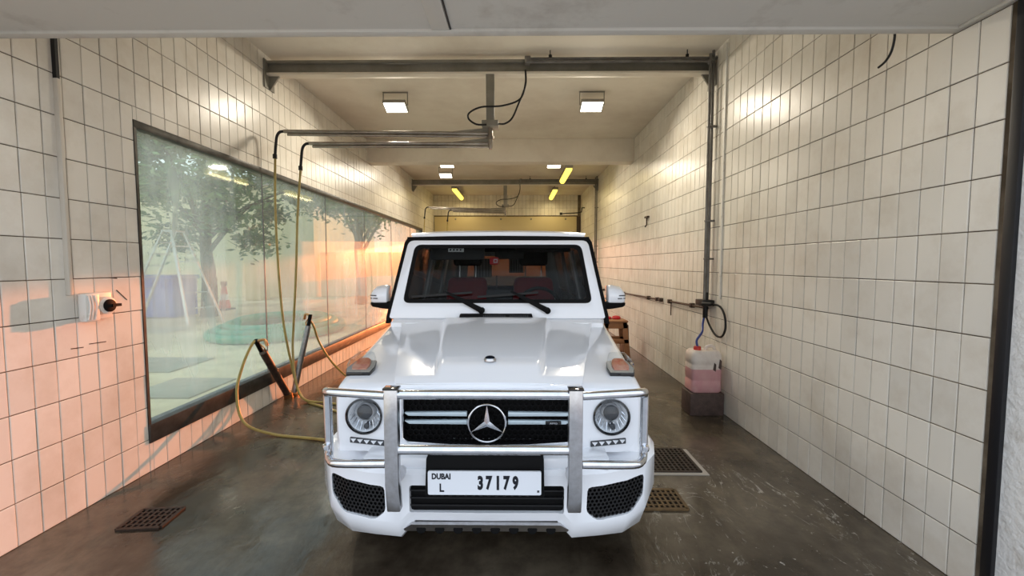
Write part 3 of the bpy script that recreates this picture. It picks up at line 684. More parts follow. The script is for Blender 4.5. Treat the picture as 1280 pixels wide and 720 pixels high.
t = thing('board', (2.16, 7.75, 0), 'dark board leaning behind the tan stool against the right wall', 'board')
M = Matrix.Translation((2.07, 7.75, 0.0)) @ Matrix.Rotation(math.radians(-3), 4, 'Y')
b = MB(); b.box(0, 0.03, -0.13, 0.13, 0, 0.58, M); b.build('board_panel', board_m, t, bevel=0.004)
t = thing('red_container', (1.58, 7.92, 0), 'small red container standing behind the tan stool', 'container')
b = MB(); b.lathe([(0.10, 0), (0.11, 0.05), (0.11, 0.52), (0.08, 0.58), (0.05, 0.62), (0.05, 0.68), (0, 0.68)], (1.55, 7.95, 0), 'z', 18); b.build('container_body', red_pl, t)
t = thing('cloth_bundle', (1.8, 7.55, H + 0.035), 'crumpled dark red cloths lying on top of the tan stool', 'cloth')
b = MB()
for (dx, r, h) in ((-0.10, 0.075, 0.05), (0.06, 0.085, 0.06)):
    b.lathe([(r * 0.9, 0), (r, h * 0.3), (r * 0.8, h * 0.8), (r * 0.3, h), (0, h)], (sx + dx, sy + 0.05, H + 0.036), 'z', 9)
b.build('cloth_folds', red_pl, t)

# ------------------------------------------------------------------ floor gratings
def grating(cx, cy, w, d, m, label, bars=(11, 9), rot=0.0, rim=None):
    t = thing('floor_grate', (cx, cy, 0), label, 'grate')
    M = Matrix.Translation((cx, cy, 0)) @ Matrix.Rotation(rot, 4, 'Z')
    b = MB(); b.box(-w / 2, w / 2, -d / 2, d / 2, 0.0005, 0.003, M); b.build('sump', black_mt, t)
    b = MB()
    for s in (-1, 1):
        b.box(s * w / 2 - 0.012, s * w / 2 + 0.012, -d / 2, d / 2, 0.001, 0.012, M); b.box(-w / 2, w / 2, s * d / 2 - 0.012, s * d / 2 + 0.012, 0.001, 0.012, M)
    b.build('grate_frame', m, t)
    for i in range(bars[0]):
        b = MB(); x = -w / 2 + (i + 1) * w / (bars[0] + 1); b.box(x - 0.008, x + 0.008, -d / 2, d / 2, 0.003, 0.011, M); b.build('bar', m, t, smooth=False)
    for i in range(bars[1]):
        b = MB(); y = -d / 2 + (i + 1) * d / (bars[1] + 1); b.box(-w / 2, w / 2, y - 0.006, y + 0.006, 0.003, 0.0105, M); b.build('bar', m, t, smooth=False)
    if rim:
        b = MB(); b.box(w / 2 + 0.012, w / 2 + 0.05, -d / 2 - 0.012, d / 2, 0.0005, 0.005, M); b.box(-w / 2, w / 2 + 0.05, -d / 2 - 0.05, -d / 2 - 0.012, 0.0005, 0.005, M); b.build('cement_rim', rim, t)
grating(1.28, 3.53, 0.46, 0.42, grate_m, 'dark square drain grate with pale rim beside the white car', rim=cement)
grating(1.02, 2.92, 0.34, 0.25, rust_g, 'small rusty drain plate on the floor nearest the right bumper corner', bars=(8, 4))
grating(-2.43, 2.66, 0.26, 0.22, grate_m, 'small dark drain grate on the wet floor by the left wall', bars=(6, 4), rot=0.1)

# ------------------------------------------------------------------ the yard behind the window
b = MB(); b.box(-45, XL - 0.2, -14, 60, -0.2, -0.01)
struct(b.build('yard_ground', yard_m, None, smooth=False), 'pale concrete yard outside the window', None)
for i, (x, y, w, d) in enumerate(((-6.2, 6.9, 1.5, 1.0), (-9.5, 10.5, 1.8, 0.9), (-4.6, 5.6, 0.9, 0.9))):
    b = MB(); b.box(x - w / 2, x + w / 2, y - d / 2, y + d / 2, -0.01, 0.012); o = b.build('concrete_slab', slab_m, None, bevel=0.004)
    tag(o, ('flat grey concrete slab in the middle of the yard', 'flat concrete slab in front of the ladder in the yard', 'flat concrete slab close under the window outside')[i], 'slab', 'slabs set in the yard')
t = thing('yard_building', (-16, 24, 0), 'pale yellow plastered building at the back of the yard', 'building')
b = MB(); b.box(-36, -10.2, 21, 30, 0, 5.6); b.build('wall', wall_y, t, smooth=False)
b = MB(); b.box(-36.3, -9.9, 20.7, 30.3, 5.6, 5.9); b.build('roof_edge', cement, t, bevel=0.02)
b = MB(); b.box(-10.1, XL - 0.3, 21.4, 21.6, -0.01, 2.3); o = b.build('yard_wall', wall_y, None, bevel=0.01); tag(o, 'low cream boundary wall beside the pale yellow building', 'wall')
b = MB(); b.box(-12.6, -11.9, 19.2, 20.0, 0, 1.9); o = b.build('gate_pier', wall_y, None, bevel=0.02); tag(o, 'pale masonry pier standing behind the traffic cone', 'pier')
def tree(x, y, h, r, n, label, zc):
    t = thing('tree', (x, y, 0), label, 'tree', 'trees outside the window')
    b = MB(); b.tube([(x, y, 0), (x + 0.05, y, 1.2), (x - 0.1, y + 0.1, 2.4), (x + 0.1, y, h * 0.6)], [0.26, 0.12], 10, smooth=3); b.build('trunk', bark_m, t)
    b = MB()
    for k in range(7):
        a = k * 2.4; e = Vector((x + math.cos(a) * r * 0.7, y + math.sin(a) * r * 0.6, zc + (k % 3 - 1) * 0.7))
        b.tube([(x, y, 2.0 + k * 0.15), Vector((x, y, 2.3 + k * 0.15)).lerp(e, 0.5) + Vector((0, 0, 0.3)), e], [0.08, 0.02], 6, smooth=3)
    b.build('branches', bark_m, t)
    b = MB(); cl = []
    for k in range(46):
        u = random.uniform(-1, 1); a = random.uniform(0, 2 * PI); q = math.sqrt(1 - u * u); rr = random.uniform(0.55, 1.0)
        cl.append((Vector((x + math.cos(a) * q * r * rr, y + math.sin(a) * q * r * rr, zc + u * (h - zc) * rr)), random.uniform(0.5, 1.0)))
    for k in range(n):
        c, s = random.choice(cl); p = c + Vector((random.gauss(0, s * .45), random.gauss(0, s * .45), random.gauss(0, s * .35)))
        a = Vector((random.uniform(-1, 1), random.uniform(-1, 1), random.uniform(-0.6, 0.6))).normalized(); w = a.cross(Vector((random.uniform(-1, 1), random.uniform(-1, 1), 1))).normalized()
        L = random.uniform(0.10, 0.17)
        b.add([p - a * L, p + w * L * 0.45, p + a * L, p - w * L * 0.45], [(0, 1, 2, 3)])
    o = b.build('foliage', leaf_m, t, smooth=False); tag(o, kind='stuff')
tree(-10.0, 13.4, 7.2, 3.7, 17000, 'leafy tree with trunk behind the ladder outside the window', 4.7)
tree(-6.6, 17.6, 6.6, 2.6, 9000, 'second leafy tree deeper in the yard behind the cone', 4.8)
tree(-17.5, 12.5, 7.6, 3.4, 11000, 'leafy tree at the far left edge of the yard view', 4.8)

t = thing('skip_container', (-11.6, 13.3, 0), 'blue container behind the ladder in the yard', 'container')
b = MB(); b.box(-12.3, -10.75, 12.9, 13.9, 0.02, 1.30); b.build('body', blue_m, t, bevel=0.02)
for x in (-12.2, -11.8, -11.4, -11.0):
    b = MB(); b.box(x - 0.05, x + 0.05, 12.85, 12.9, 0.05, 1.25); b.build('rib', blue_m, t)
b = MB(); b.box(-12.36, -10.69, 12.82, 13.96, 1.22, 1.34); b.build('rim', blue_m, t, bevel=0.015)
t = thing('step_ladder', (-10.3, 11.9, 0), 'tall aluminium step ladder standing open in the yard', 'ladder')
top = Vector((-9.9, 12.0, 2.65))
def rails(p, q, n):
    p, q = [Vector(v) for v in p], [Vector(v) for v in q]
    for k in (0, 1):
        b = MB(); b.bar(p[k], q[k], 0.07, 0.035); b.build('rail', alu_m, t)
    for i in range(1, n):
        f = i / n; b = MB(); b.bar(p[0].lerp(q[0], f), p[1].lerp(q[1], f), 0.05, 0.03); b.build('rung', alu_m, t)
rails([(-11.05, 11.45, 0), (-11.3, 12.35, 0)], [top + Vector((-0.12, -0.22, 0)), top + Vector((-0.12, 0.22, 0))], 8)
rails([(-9.15, 11.45, 0), (-8.8, 12.35, 0)], [top + Vector((0.12, -0.22, 0)), top + Vector((0.12, 0.22, 0))], 6)
b = MB(); b.box(top.x - 0.16, top.x + 0.16, top.y - 0.24, top.y + 0.24, 2.62, 2.67); b.build('top_plate', alu_m, t)
cx, cy = -10.9, 15.4
t = thing('traffic_cone', (cx, cy, 0), 'red and white traffic cone in the yard', 'cone')
b = MB(); b.box(cx - 0.25, cx + 0.25, cy - 0.25, cy + 0.25, -0.01, 0.05); b.build('base', black_mt, t, bevel=0.01)
for n_, m_, (r0, z0, r1, z1) in (('cone_body', orange_c, (0.2, 0.05, 0.15, 0.36)), ('white_band', white_c, (0.15, 0.36, 0.115, 0.58)), ('cone_body', orange_c, (0.115, 0.58, 0.07, 0.86)), ('cap', black_mt, (0.10, 0.90, 0.10, 1.05))):
    b = MB(); b.lathe([(r0, z0), (r1, z1)], (cx, cy, 0), 'z', 18); b.build(n_, m_, t)
b = MB(); b.lathe([(0.07, 0.86), (0.07, 0.90)], (cx, cy, 0), 'z', 12); b.build('collar', black_mt, t)
pts = []
for k in range(100):
    a = k / 100 * 2 * PI * 3.2; rr = 1.0 + 0.16 * math.sin(k * 0.21) - 0.12 * (k / 33.0); pts.append((-5.75 + 1.45 * rr * math.cos(a + 2.6), 10.6 + 1.75 * rr * math.sin(a + 2.6), 0.07 + 0.075 * (k / 33.0)))
pts = [(-6.9, 13.1, 0.08), (-6.9, 12.4, 0.08)] + pts
b = MB(); b.tube(pts, 0.10, 10, smooth=2); o = b.build('suction_hose', teal_m, None); tag(o, 'thick teal hose coiled on the yard ground outside the window', 'hose')

# ------------------------------------------------------------------ the car
XC = -0.145
car = thing('car', (XC, 4.2, 0), 'white boxy off-road car with chrome bull bar parked in the wash bay', 'car')
P = lambda x, y, z: (XC + x, y, z)
def bx_(mb, x0, x1, y0, y1, z0, z1): return mb.box(XC + x0, XC + x1, y0, y1, z0, z1)

# wheels
def wheel(x, y, s):
    c = P(x, y, 0.385)
    b = MB(); b.lathe([(0.24, -0.13), (0.35, -0.135), (0.378, -0.11), (0.385, 0), (0.378, 0.11), (0.35, 0.135), (0.24, 0.13)], c, 'x', 36); w = b.build('wheel', rubber, car)
    b = MB(); b.lathe([(0.245, -0.10), (0.245, 0.125 * s), (0.225, 0.125 * s), (0.2, 0.07 * s), (0.06, 0.09 * s), (0.0, 0.1 * s)], c, 'x', 30); b.build('rim', satin, w)
    for k in range(5):
        a = k * 2 * PI / 5; b = MB(); d = Vector((0, math.cos(a), math.sin(a)))
        p = Vector(c) + Vector((0.10 * s, 0, 0)); b.bar(p + d * 0.04, p + d * 0.235, 0.05, 0.035); b.build('spoke', satin, w)
for y in (2.80, 5.65):
    for s in (-1, 1): wheel(s * 0.76, y, s)
b = MB(); bx_(b, -0.60, 0.60, 2.3, 6.2, 0.32, 0.55); b.build('chassis', black_mt, car, bevel=0.02)

# bumper
prof = [(0.0, 1.920), (0.345, 1.924), (0.42, 1.926), (0.56, 1.945), (0.69, 1.985), (0.80, 2.05), (0.88, 2.16), (0.922, 2.30), (0.93, 2.44)]
prof = [(-x, y) for x, y in reversed(prof[1:])] + prof
def bump_y(x):
    for i in range(len(prof) - 1):
        (a, ya), (c, yc) = prof[i], prof[i + 1]
        if a <= x <= c: return ya + (yc - ya) * (x - a) / (c - a)
    return 2.44
rings = []
for i, (x, y) in enumerate(prof):
    a = prof[max(i - 1, 0)]; c = prof[min(i + 1, len(prof) - 1)]; tx, ty = c[0] - a[0], c[1] - a[1]; l = math.hypot(tx, ty); nx_, ny_ = -ty / l, tx / l
    zb = 0.44 if abs(x) < 0.36 else (0.355 if abs(x) < 0.6 else 0.345 + max(0, abs(x) - 0.78) * 0.9)
    zt = 0.715
    q = lambda o_, z: P(x + nx_ * o_, y + ny_ * o_, z)
    rings.append([q(0.02, zt), q(0.0, zt - 0.02), q(0.0, zb + 0.10), q(0.03, zb + 0.015), q(0.05, zb), q(0.17, zb), q(0.17, zt)])
b = MB(); b.loft(rings); bump = b.build('bumper', paint_w, car, angle=35)
intake = [(-0.79, 0.648), (-0.488, 0.632), (-0.483, 0.510), (-0.535, 0.465), (-0.72, 0.472), (-0.786, 0.54)]
for s in (-1, 1):
    pl = [(p[0] * -s, p[1]) for p in intake]
    c = MB(); c.prism(rpoly(pl, 0.02, 3), lambda x, z: P(x, 1.7, z), lambda x, z: P(x, 2.16, z)); cut(bump, c)
c = MB(); c.prism(rpoly([(-0.365, 0.645), (0.375, 0.645), (0.375, 0.505), (-0.365, 0.505)], 0.015, 3), lambda x, z: P(x, 1.7, z), lambda x, z: P(x, 2.05, z)); cut(bump, c)
def inside(p, poly):
    r = False
    for i in range(len(poly)):
        (x0, y0), (x1, y1) = poly[i - 1], poly[i]
        if (y0 > p[1]) != (y1 > p[1]) and p[0] < (x1 - x0) * (p[1] - y0) / (y1 - y0) + x0: r = not r
    return r
def honeycomb(poly, yfn, pitch=0.021, wall=0.0042):
    mb = MB(); zs = pitch * 0.866; x0 = min(p[0] for p in poly); x1 = max(p[0] for p in poly); z0 = min(p[1] for p in poly); z1 = max(p[1] for p in poly)
    r = 0; z = z0
    while z < z1 + pitch:
        x = x0 + (pitch / 2 if r % 2 else 0)
        while x < x1 + pitch:
            if inside((x, z), poly):
                R = pitch / 1.732; o = [(x + R * math.sin(k * PI / 3), z + R * math.cos(k * PI / 3)) for k in range(6)]; i_ = [(x + (R - wall) * math.sin(k * PI / 3), z + (R - wall) * math.cos(k * PI / 3)) for k in range(6)]
                n = len(mb.v); mb.v += [P(a, yfn(a), c) for a, c in o] + [P(a, yfn(a), c) for a, c in i_] + [P(a, yfn(a) + 0.012, c) for a, c in i_]
                for k in range(6):
                    j = (k + 1) % 6; mb.f += [(n + k, n + j, n + 6 + j, n + 6 + k), (n + 6 + k, n + 6 + j, n + 12 + j, n + 12 + k)]
            x += pitch
        z += zs; r += 1
    return mb
mesh_m = mat('intake_mesh', (17, 17, 19), 0.5)
for s in (-1, 1):
    pl = [(p[0] * -s, p[1]) for p in intake]
    o = honeycomb(pl, lambda x: bump_y(x) + 0.010).build('intake_mesh', mesh_m, car, smooth=False); tag(o, kind='stuff')
    b = MB(); b.prism(pl, lambda x, z: P(x, bump_y(max(-.9, min(.9, x))) + 0.026, z), lambda x, z: P(x, bump_y(max(-.9, min(.9, x))) + 0.06, z)); b.build('intake_back', black_mt, car, smooth=False)
b = MB(); bx_(b, -0.37, 0.38, 1.955, 1.985, 0.50, 0.65); b.build('lower_intake_back', black_mt, car)
for z in (0.535, 0.572, 0.609):
    b = MB(); bx_(b, -0.365, 0.375, 1.944, 1.956, z - 0.004, z + 0.004); b.build('intake_slat', mesh_m, car)
# upper shelf between bumper and grille
b = MB(); bx_(b, -0.60, 0.60, 1.955, 2.16, 0.70, 0.765); b.build('bumper_shelf', paint_w, car, bevel=0.014)
# skid plate with holes
b = MB()
pl = [(-0.42, 0.400), (-0.36, 0.447), (0.36, 0.447), (0.42, 0.400)]
b.prism(pl, lambda x, z: P(x, 1.930 + (0.447 - z) * 0.5, z), lambda x, z: P(x, 1.955 + (0.447 - z) * 0.5, z)); sk = b.build('skid_plate', satin, car)
for k in range(8):
    x = -0.315 + k * 0.09
    b = MB(); b.lathe([(0.0, -0.004), (0.022, -0.004), (0.024, 0.0), (0.0, 0.0)], P(x, 1.945, 0.416), 'y', 14); b.build('hole', black_mt, sk)

# nose panel with grille opening
b = MB(); b.prism(rpoly([(-0.50, 0.735), (0.50, 0.735), (0.50, 1.058), (-0.50, 1.058)], 0.012, 3), lambda x, z: P(x, 2.075, z), lambda x, z: P(x, 2.30, z)); nose = b.build('grille_surround', paint_w, car)
gp = [(-0.43, 1.03), (-0.435, 0.815), (-0.405, 0.792), (-0.2, 0.779), (0, 0.776), (0.2, 0.779), (0.405, 0.792), (0.435, 0.815), (0.43, 1.03)]
c = MB(); c.prism(gp, lambda x, z: P(x, 2.0, z), lambda x, z: P(x, 2.135, z)); cut(nose, c)
b = MB(); b.tube([P(x, 2.072, z) for x, z in gp], 0.006, 8); b.build('grille_trim', chrome, car)
b = MB(); bx_(b, -0.428, 0.428, 2.115, 2.134, 0.795, 1.025); gr = b.build('grille', black_mt, car)
b = MB(); b.frame(gp, [(x * 0.985, 0.9 + (z - 0.9) * 0.96) for x, z in gp], lambda x, z: P(x, 2.080, z), lambda x, z: P(x, 2.134, z)); b.build('grille_liner', black_mt, gr)
o = honeycomb([(-0.43, 1.02), (0.43, 1.02), (0.43, 0.78), (-0.43, 0.78)], lambda x: 2.10, 0.03, 0.003).build('grille_mesh', black_mt, gr, smooth=False); tag(o, kind='stuff')
slat_m = mat('grille_slat', (206, 222, 230), 0.2, 0.3)
for s in (-1, 1):
    for z in (0.935, 0.893):
        pl = [(s * 0.105, z - 0.010), (s * (0.405 if z > 0.9 else 0.40), z - 0.008), (s * 0.425, z + 0.008), (s * 0.105, z + 0.011)]
        b = MB(); b.prism(pl, lambda x, q: P(x, 2.075, q), lambda x, q: P(x, 2.10, q)); b.build('grille_slat', slat_m, gr, bevel=0.002)
star = MB(); sc = P(0.0, 2.035, 0.905); R = 0.094
star.tube([(sc[0] + R * math.cos(a * 2 * PI / 48), sc[1], sc[2] + R * math.sin(a * 2 * PI / 48)) for a in range(48)], 0.0055, 8, closed=True)
for k in range(3):
    a = PI / 2 + k * 2 * PI / 3; d = Vector((math.cos(a), 0, math.sin(a))); n = Vector((-math.sin(a), 0, math.cos(a))); c0 = Vector(sc)
    tip = c0 + d * (R - 0.002); w = n * 0.0135; f = Vector((0, -0.013, 0)); bk = Vector((0, 0.004, 0)); hb = d * 0.008
    e1 = c0 + (d * math.cos(PI / 3) + n * math.sin(PI / 3)) * 0.0165; e2 = c0 + (d * math.cos(PI / 3) - n * math.sin(PI / 3)) * 0.0165
    star.add([tip, e1, c0 + f, e2, c0 + bk, tip + bk], [(0, 1, 2), (0, 2, 3), (5, 4, 1), (5, 3, 4), (0, 5, 1), (0, 3, 5)])
star.build('star_emblem', chrome, gr, smooth=True, angle=20)
b = MB(); b.tube([(sc[0], 2.04, sc[2]), (sc[0], 2.12, sc[2])], 0.03, 12); b.build('emblem_mount', black_mt, gr)
b = MB(); bx_(b, 0.295, 0.375, 2.066, 2.082, 0.886, 0.902); bd = b.build('badge', black_gl, gr, bevel=0.003)
mb, w = text_mb('AMG', 0.009, lambda u, v: P(0.335 + u, 2.065, 0.894 + v), 1.5, 0.02); mb.build('badge_lettering', chrome, bd, smooth=False)

# fenders
def fender(s):
    st = [(2.14, 0.785, 1.050), (2.155, 0.805, 1.060), (2.19, 0.818, 1.070), (2.30, 0.825, 1.09), (2.7, 0.835, 1.16), (3.2, 0.845, 1.243), (3.32, 0.85, 1.262)]
    rings = []
    for (y, ow, zt) in st:
        sec = [(0.38, 0.50), (ow - 0.02, 0.50), (ow, 0.56), (ow, zt - 0.075), (ow - 0.006, zt - 0.035), (ow - 0.022, zt - 0.012), (ow - 0.05, zt), (0.38, zt + 0.005)]
        rings.append([P(s * x, y, z) for x, z in sec])
    b = MB(); b.loft(rings); f = b.build('front_fender', paint_w, car, angle=32)
    c = MB(); c.lathe([(0.45, 0.5), (0.45, 1.2)], (XC if s > 0 else XC - 1.7, 2.80, 0.42), 'x', 40); cut(f, c)
    # flare
    pts = []
    for k in range(19):
        a = math.radians(-8 + k * 196 / 18); pts.append((2.80 - 0.445 * math.cos(a), 0.42 + 0.445 * math.sin(a)))
    rings = [[P(s * 0.80, y, z), P(s * 0.895, y, z), P(s * 0.90, y + (y - 2.8) * 0.08, z + (z - .42) * 0.08), P(s * 0.845, y + (y - 2.8) * 0.18, z + (z - .42) * 0.18), P(s * 0.80, y + (y - 2.8) * 0.18, z + (z - .42) * 0.18)] for y, z in pts]
    b = MB(); b.loft(rings); b.build('wheel_arch', paint_w, car, angle=40)
    b = MB(); b.lathe([(0.44, 0.40), (0.44, 0.84)], (XC if s > 0 else XC - 1.24, 2.80, 0.42), 'x', 30, caps=False); b.build('arch_liner', black_mt, car)
    # lamp panel
    out = rpoly([(s * 0.475, 1.036), (s * 0.770, 1.032), (s * 0.765, 0.80), (s * 0.71, 0.742), (s * 0.475, 0.742)], [0.01, 0.05, 0.02, 0.04, 0.01], 5)
    b = MB(); b.prism(out, lambda x, z: P(x, 2.074 + max(0, abs(x) - 0.62) * 0.07, z), lambda x, z: P(x, 2.16, z)); lp_ = b.build('lamp_panel', paint_w, car)
    c = MB(); c.lathe([(0.086, 1.9), (0.086, 2.2)], P(s * 0.63, 0, 0.925), 'y', 40); cut(lp_, c)
    # headlight
    hc = P(s * 0.63, 2.072, 0.925)
    b = MB(); b.lathe([(0.086, 0.06), (0.094, 0.01), (0.094, -0.006), (0.087, -0.010), (0.082, 0.0), (0.082, 0.06)], hc, 'y', 40, caps=False); h = b.build('headlight', black_gl, car)
    b = MB(); b.lathe([(0.083, 0.0), (0.078, 0.01), (0.066, 0.05), (0.045, 0.06), (0.0, 0.06)], hc, 'y', 36, caps=False); b.build('reflector', reflector, h)
    b = MB(); b.lathe([(0.046, 0.055), (0.046, 0.02), (0.040, 0.014), (0.038, 0.02)], (hc[0], hc[1], hc[2] + 0.018), 'y', 28); b.build('projector_ring', satin, h)
    b = MB(); b.lathe([(0.038, 0.02), (0.03, 0.012), (0.016, 0.006), (0.0, 0.004)], (hc[0], hc[1], hc[2] + 0.018), 'y', 24); b.build('projector_lens', grey_in, h)
    b = MB(); b.lathe([(0.014, 0.05), (0.014, 0.01), (0.0, 0.006)], (hc[0] + 0.008, hc[1], hc[2] - 0.055), 'y', 14); b.build('parking_bulb', grey_in, h)
    b = MB()
    for k in range(11):
        a = PI + k * PI / 10
        b.tube([(hc[0] + 0.058 * math.cos(a), hc[1] + 0.03, hc[2] + 0.018 + 0.058 * math.sin(a)), (hc[0] + 0.078 * math.cos(a), hc[1] + 0.012, hc[2] + 0.078 * math.sin(a))], 0.003, 5)
    b.build('light_guide', chrome, h)
    b = MB(); b.lathe([(0.083, 0.0), (0.08, -0.012), (0.06, -0.024), (0.03, -0.031), (0.0, -0.033)], hc, 'y', 36, caps=False); b.build('lens', clear_glass, h)
    # daytime running lights
    z0 = 0.785; sl = 0.09
    f3 = lambda x, z: P(x, 2.066 + max(0, abs(x) - 0.62) * 0.07, z)
    pl = [(s * 0.525, z0 - 0.014), (s * 0.705, z0 + 0.002), (s * 0.705, z0 + 0.030), (s * 0.525, z0 + 0.014)]
    b = MB(); b.prism(pl, f3, lambda x, z: P(x, 2.09, z)); d = b.build('running_light', grey_in, car, bevel=0.003)
    for k in range(5):
        x = s * (0.545 + k * 0.035); zc = z0 + 0.0 + (abs(x) - 0.525) * sl; y = 2.062 + max(0, abs(x) - 0.62) * 0.07
        b = MB(); b.add([P(x - 0.014, y, zc + 0.010), P(x + 0.014, y, zc + 0.010), P(x, y, zc - 0.008), P(x - 0.014, y + 0.01, zc + 0.010), P(x + 0.014, y + 0.01, zc + 0.010), P(x, y + 0.01, zc - 0.008)],
                        [(0, 1, 2), (0, 3, 4, 1), (1, 4, 5, 2), (2, 5, 3, 0)]); b.build('led', reflector, d, smooth=False)
    # indicator on the fender top
    ic = (s * 0.735, 2.33); zt = 1.092
    def ring(k, z, yo=0): return [P(ic[0] + x * k, ic[1] + y * k + yo, z + y * 0.17) for x, y in ((-0.072, -0.07), (0.06, -0.07), (0.078, -0.02), (0.06, 0.09), (-0.06, 0.09), (-0.078, 0.0))] if s > 0 else [P(ic[0] - x * k, ic[1] + y * k + yo, z + y * 0.17) for x, y in ((-0.072, -0.07), (0.06, -0.07), (0.078, -0.02), (0.06, 0.09), (-0.06, 0.09), (-0.078, 0.0))]
    b = MB(); b.loft([ring(1.0, zt), ring(1.0, zt + 0.022)]); i_ = b.build('indicator', black_gl, car, bevel=0.003)
    b = MB(); b.loft([ring(0.97, zt + 0.022), ring(0.94, zt + 0.045), ring(0.78, zt + 0.075, 0.012), ring(0.55, zt + 0.083, 0.015)]); b.build('lens', clear_glass, i_)
    b = MB(); b.loft([ring(0.62, zt + 0.022), ring(0.6, zt + 0.038), ring(0.4, zt + 0.05, 0.012)]); b.build('amber_insert', lens_or, i_)
    b = MB(); b.loft([ring(0.95, zt + 0.0222), ring(0.95, zt + 0.026)]); b.build('lamp_tray', tray_m, i_)
for s in (-1, 1): fender(s)

# hood
NU, NV = 80, 40
def sm(a, c, x):
    t = max(0, min(1, (x - a) / (c - a))); return t * t * (3 - 2 * t)
def hood_pt(u, v):
    y = 2.125 + v * 0.985 + 0.015 * (1 - v) * u * u; hw = 0.492 + (0.715 - 0.492) * v
    z = 1.098 + 0.176 * v - 0.012 * u * u + 0.006 * math.sin(v * PI)
    z += 0.026 * sm(0.575, 0.515, abs(u)) * sm(0.03, 0.16, v)                         # raised centre
    z -= 0.010 * sm(0.70, 0.90, abs(u) + 0.30 * (1 - v)) * sm(0.3, 0.6, v) * sm(1.0, 0.95, abs(u))
    z -= 0.012 * sm(0.05, 0.0, v)
    return Vector(P(u * hw, y, z))
b = MB(); g = [[hood_pt(-1 + 2 * i / NU, j / NV) for i in range(NU + 1)] for j in range(NV + 1)]
for j in range(NV):
    pass
vs = [p for row in g for p in row]; fs = [(j * (NU + 1) + i, j * (NU + 1) + i + 1, (j + 1) * (NU + 1) + i + 1, (j + 1) * (NU + 1) + i) for j in range(NV) for i in range(NU)]
b.add(vs, fs)
edge = [g[0][i] for i in range(NU + 1)] + [g[j][NU] for j in range(1, NV + 1)] + [g[NV][i] for i in range(NU - 1, -1, -1)] + [g[j][0] for j in range(NV - 1, 0, -1)]
low = [Vector((p.x, p.y + 0.004, p.z - 0.036)) for p in edge]
o0 = len(b.v); b.v += [tuple(p) for p in edge + low]; n = len(edge)
for k in range(n): b.f.append((o0 + k, o0 + (k + 1) % n, o0 + n + (k + 1) % n, o0 + n + k))
hood = b.build('hood', paint_w, car, angle=50)
b = MB(); bx_(b, -0.485, 0.485, 2.118, 2.30, 1.045, 1.075); b.build('hood_lip', paint_w, car, bevel=0.006)
b = MB(); ec = P(0, 2.30, 1.098 + 0.176 * 0.178 + 0.026 + 0.014)
b.lathe([(0.0, 0.008), (0.03, 0.007), (0.034, 0.0), (0.034, -0.01)], ec, 'z', 24); em = b.build('hood_emblem', satin, car)
b = MB(); b.lathe([(0.028, 0.005), (0.026, 0.011), (0.017, 0.016), (0.006, 0.018)], ec, 'z', 24); b.build('emblem_disc', mat('emblem_enamel', (20, 24, 34), 0.8, spec=0.05), em)

# bull bar
bull = bpy.data.objects.new('bull_bar', None); COL.objects.link(bull); bull.parent = car
for s in (-1, 1):
    bb = MB()
    x = s * 0.41
    pts = [(1.80, 1.148), (1.797, 1.0), (1.797, 0.80), (1.80, 0.70), (1.82, 0.575)]
    rr = [[P(x - 0.031, y, z), P(x + 0.031, y, z), P(x + 0.031, y + 0.045, z), P(x - 0.031, y + 0.045, z)] for y, z in pts]
    bb.loft(rr); bb.build('post', satin, bull, bevel=0.006)
for s in (-1, 1):
    b = MB(); b.box(XC + s * 0.41 - 0.034, XC + s * 0.41 + 0.034, 1.795, 1.85, 1.143, 1.152); b.build('post_cap', black_gl, bull, bevel=0.002)
    b = MB(); b.tube([P(s * 0.44, 1.825, 1.112), P(s * 0.68, 1.87, 1.112), P(s * 0.735, 1.90, 1.108), P(s * 0.752, 1.94, 1.09), P(s * 0.757, 1.95, 1.04), P(s * 0.757, 1.955, 0.82), P(s * 0.752, 1.94, 0.785), P(s * 0.735, 1.915, 0.772), P(s * 0.68, 1.875, 0.775), P(s * 0.44, 1.825, 0.80)], 0.0195, 12, smooth=4); b.build('side_loop', chrome, bull)
    b = MB(); b.lathe([(0.0, -0.018), (0.018, -0.012), (0.02, 0.0), (0.018, 0.012), (0.0, 0.018)], P(s * 0.757, 1.93, 0.83), 'z', 12); b.build('bolt', chrome, bull)
    b = MB(); b.tube([P(s * 0.41, 1.84, 0.72), P(s * 0.41, 2.0, 0.69)], 0.03, 10); b.build('mount', satin, bull)
b = MB(); b.tube([P(-0.40, 1.822, 1.118), P(0.40, 1.822, 1.118)], 0.021, 14); b.build('top_tube', chrome, bull)
b = MB(); b.tube([P(-0.40, 1.822, 0.866), P(0.40, 1.822, 0.866)], 0.022, 14); b.build('middle_tube', chrome, bull)

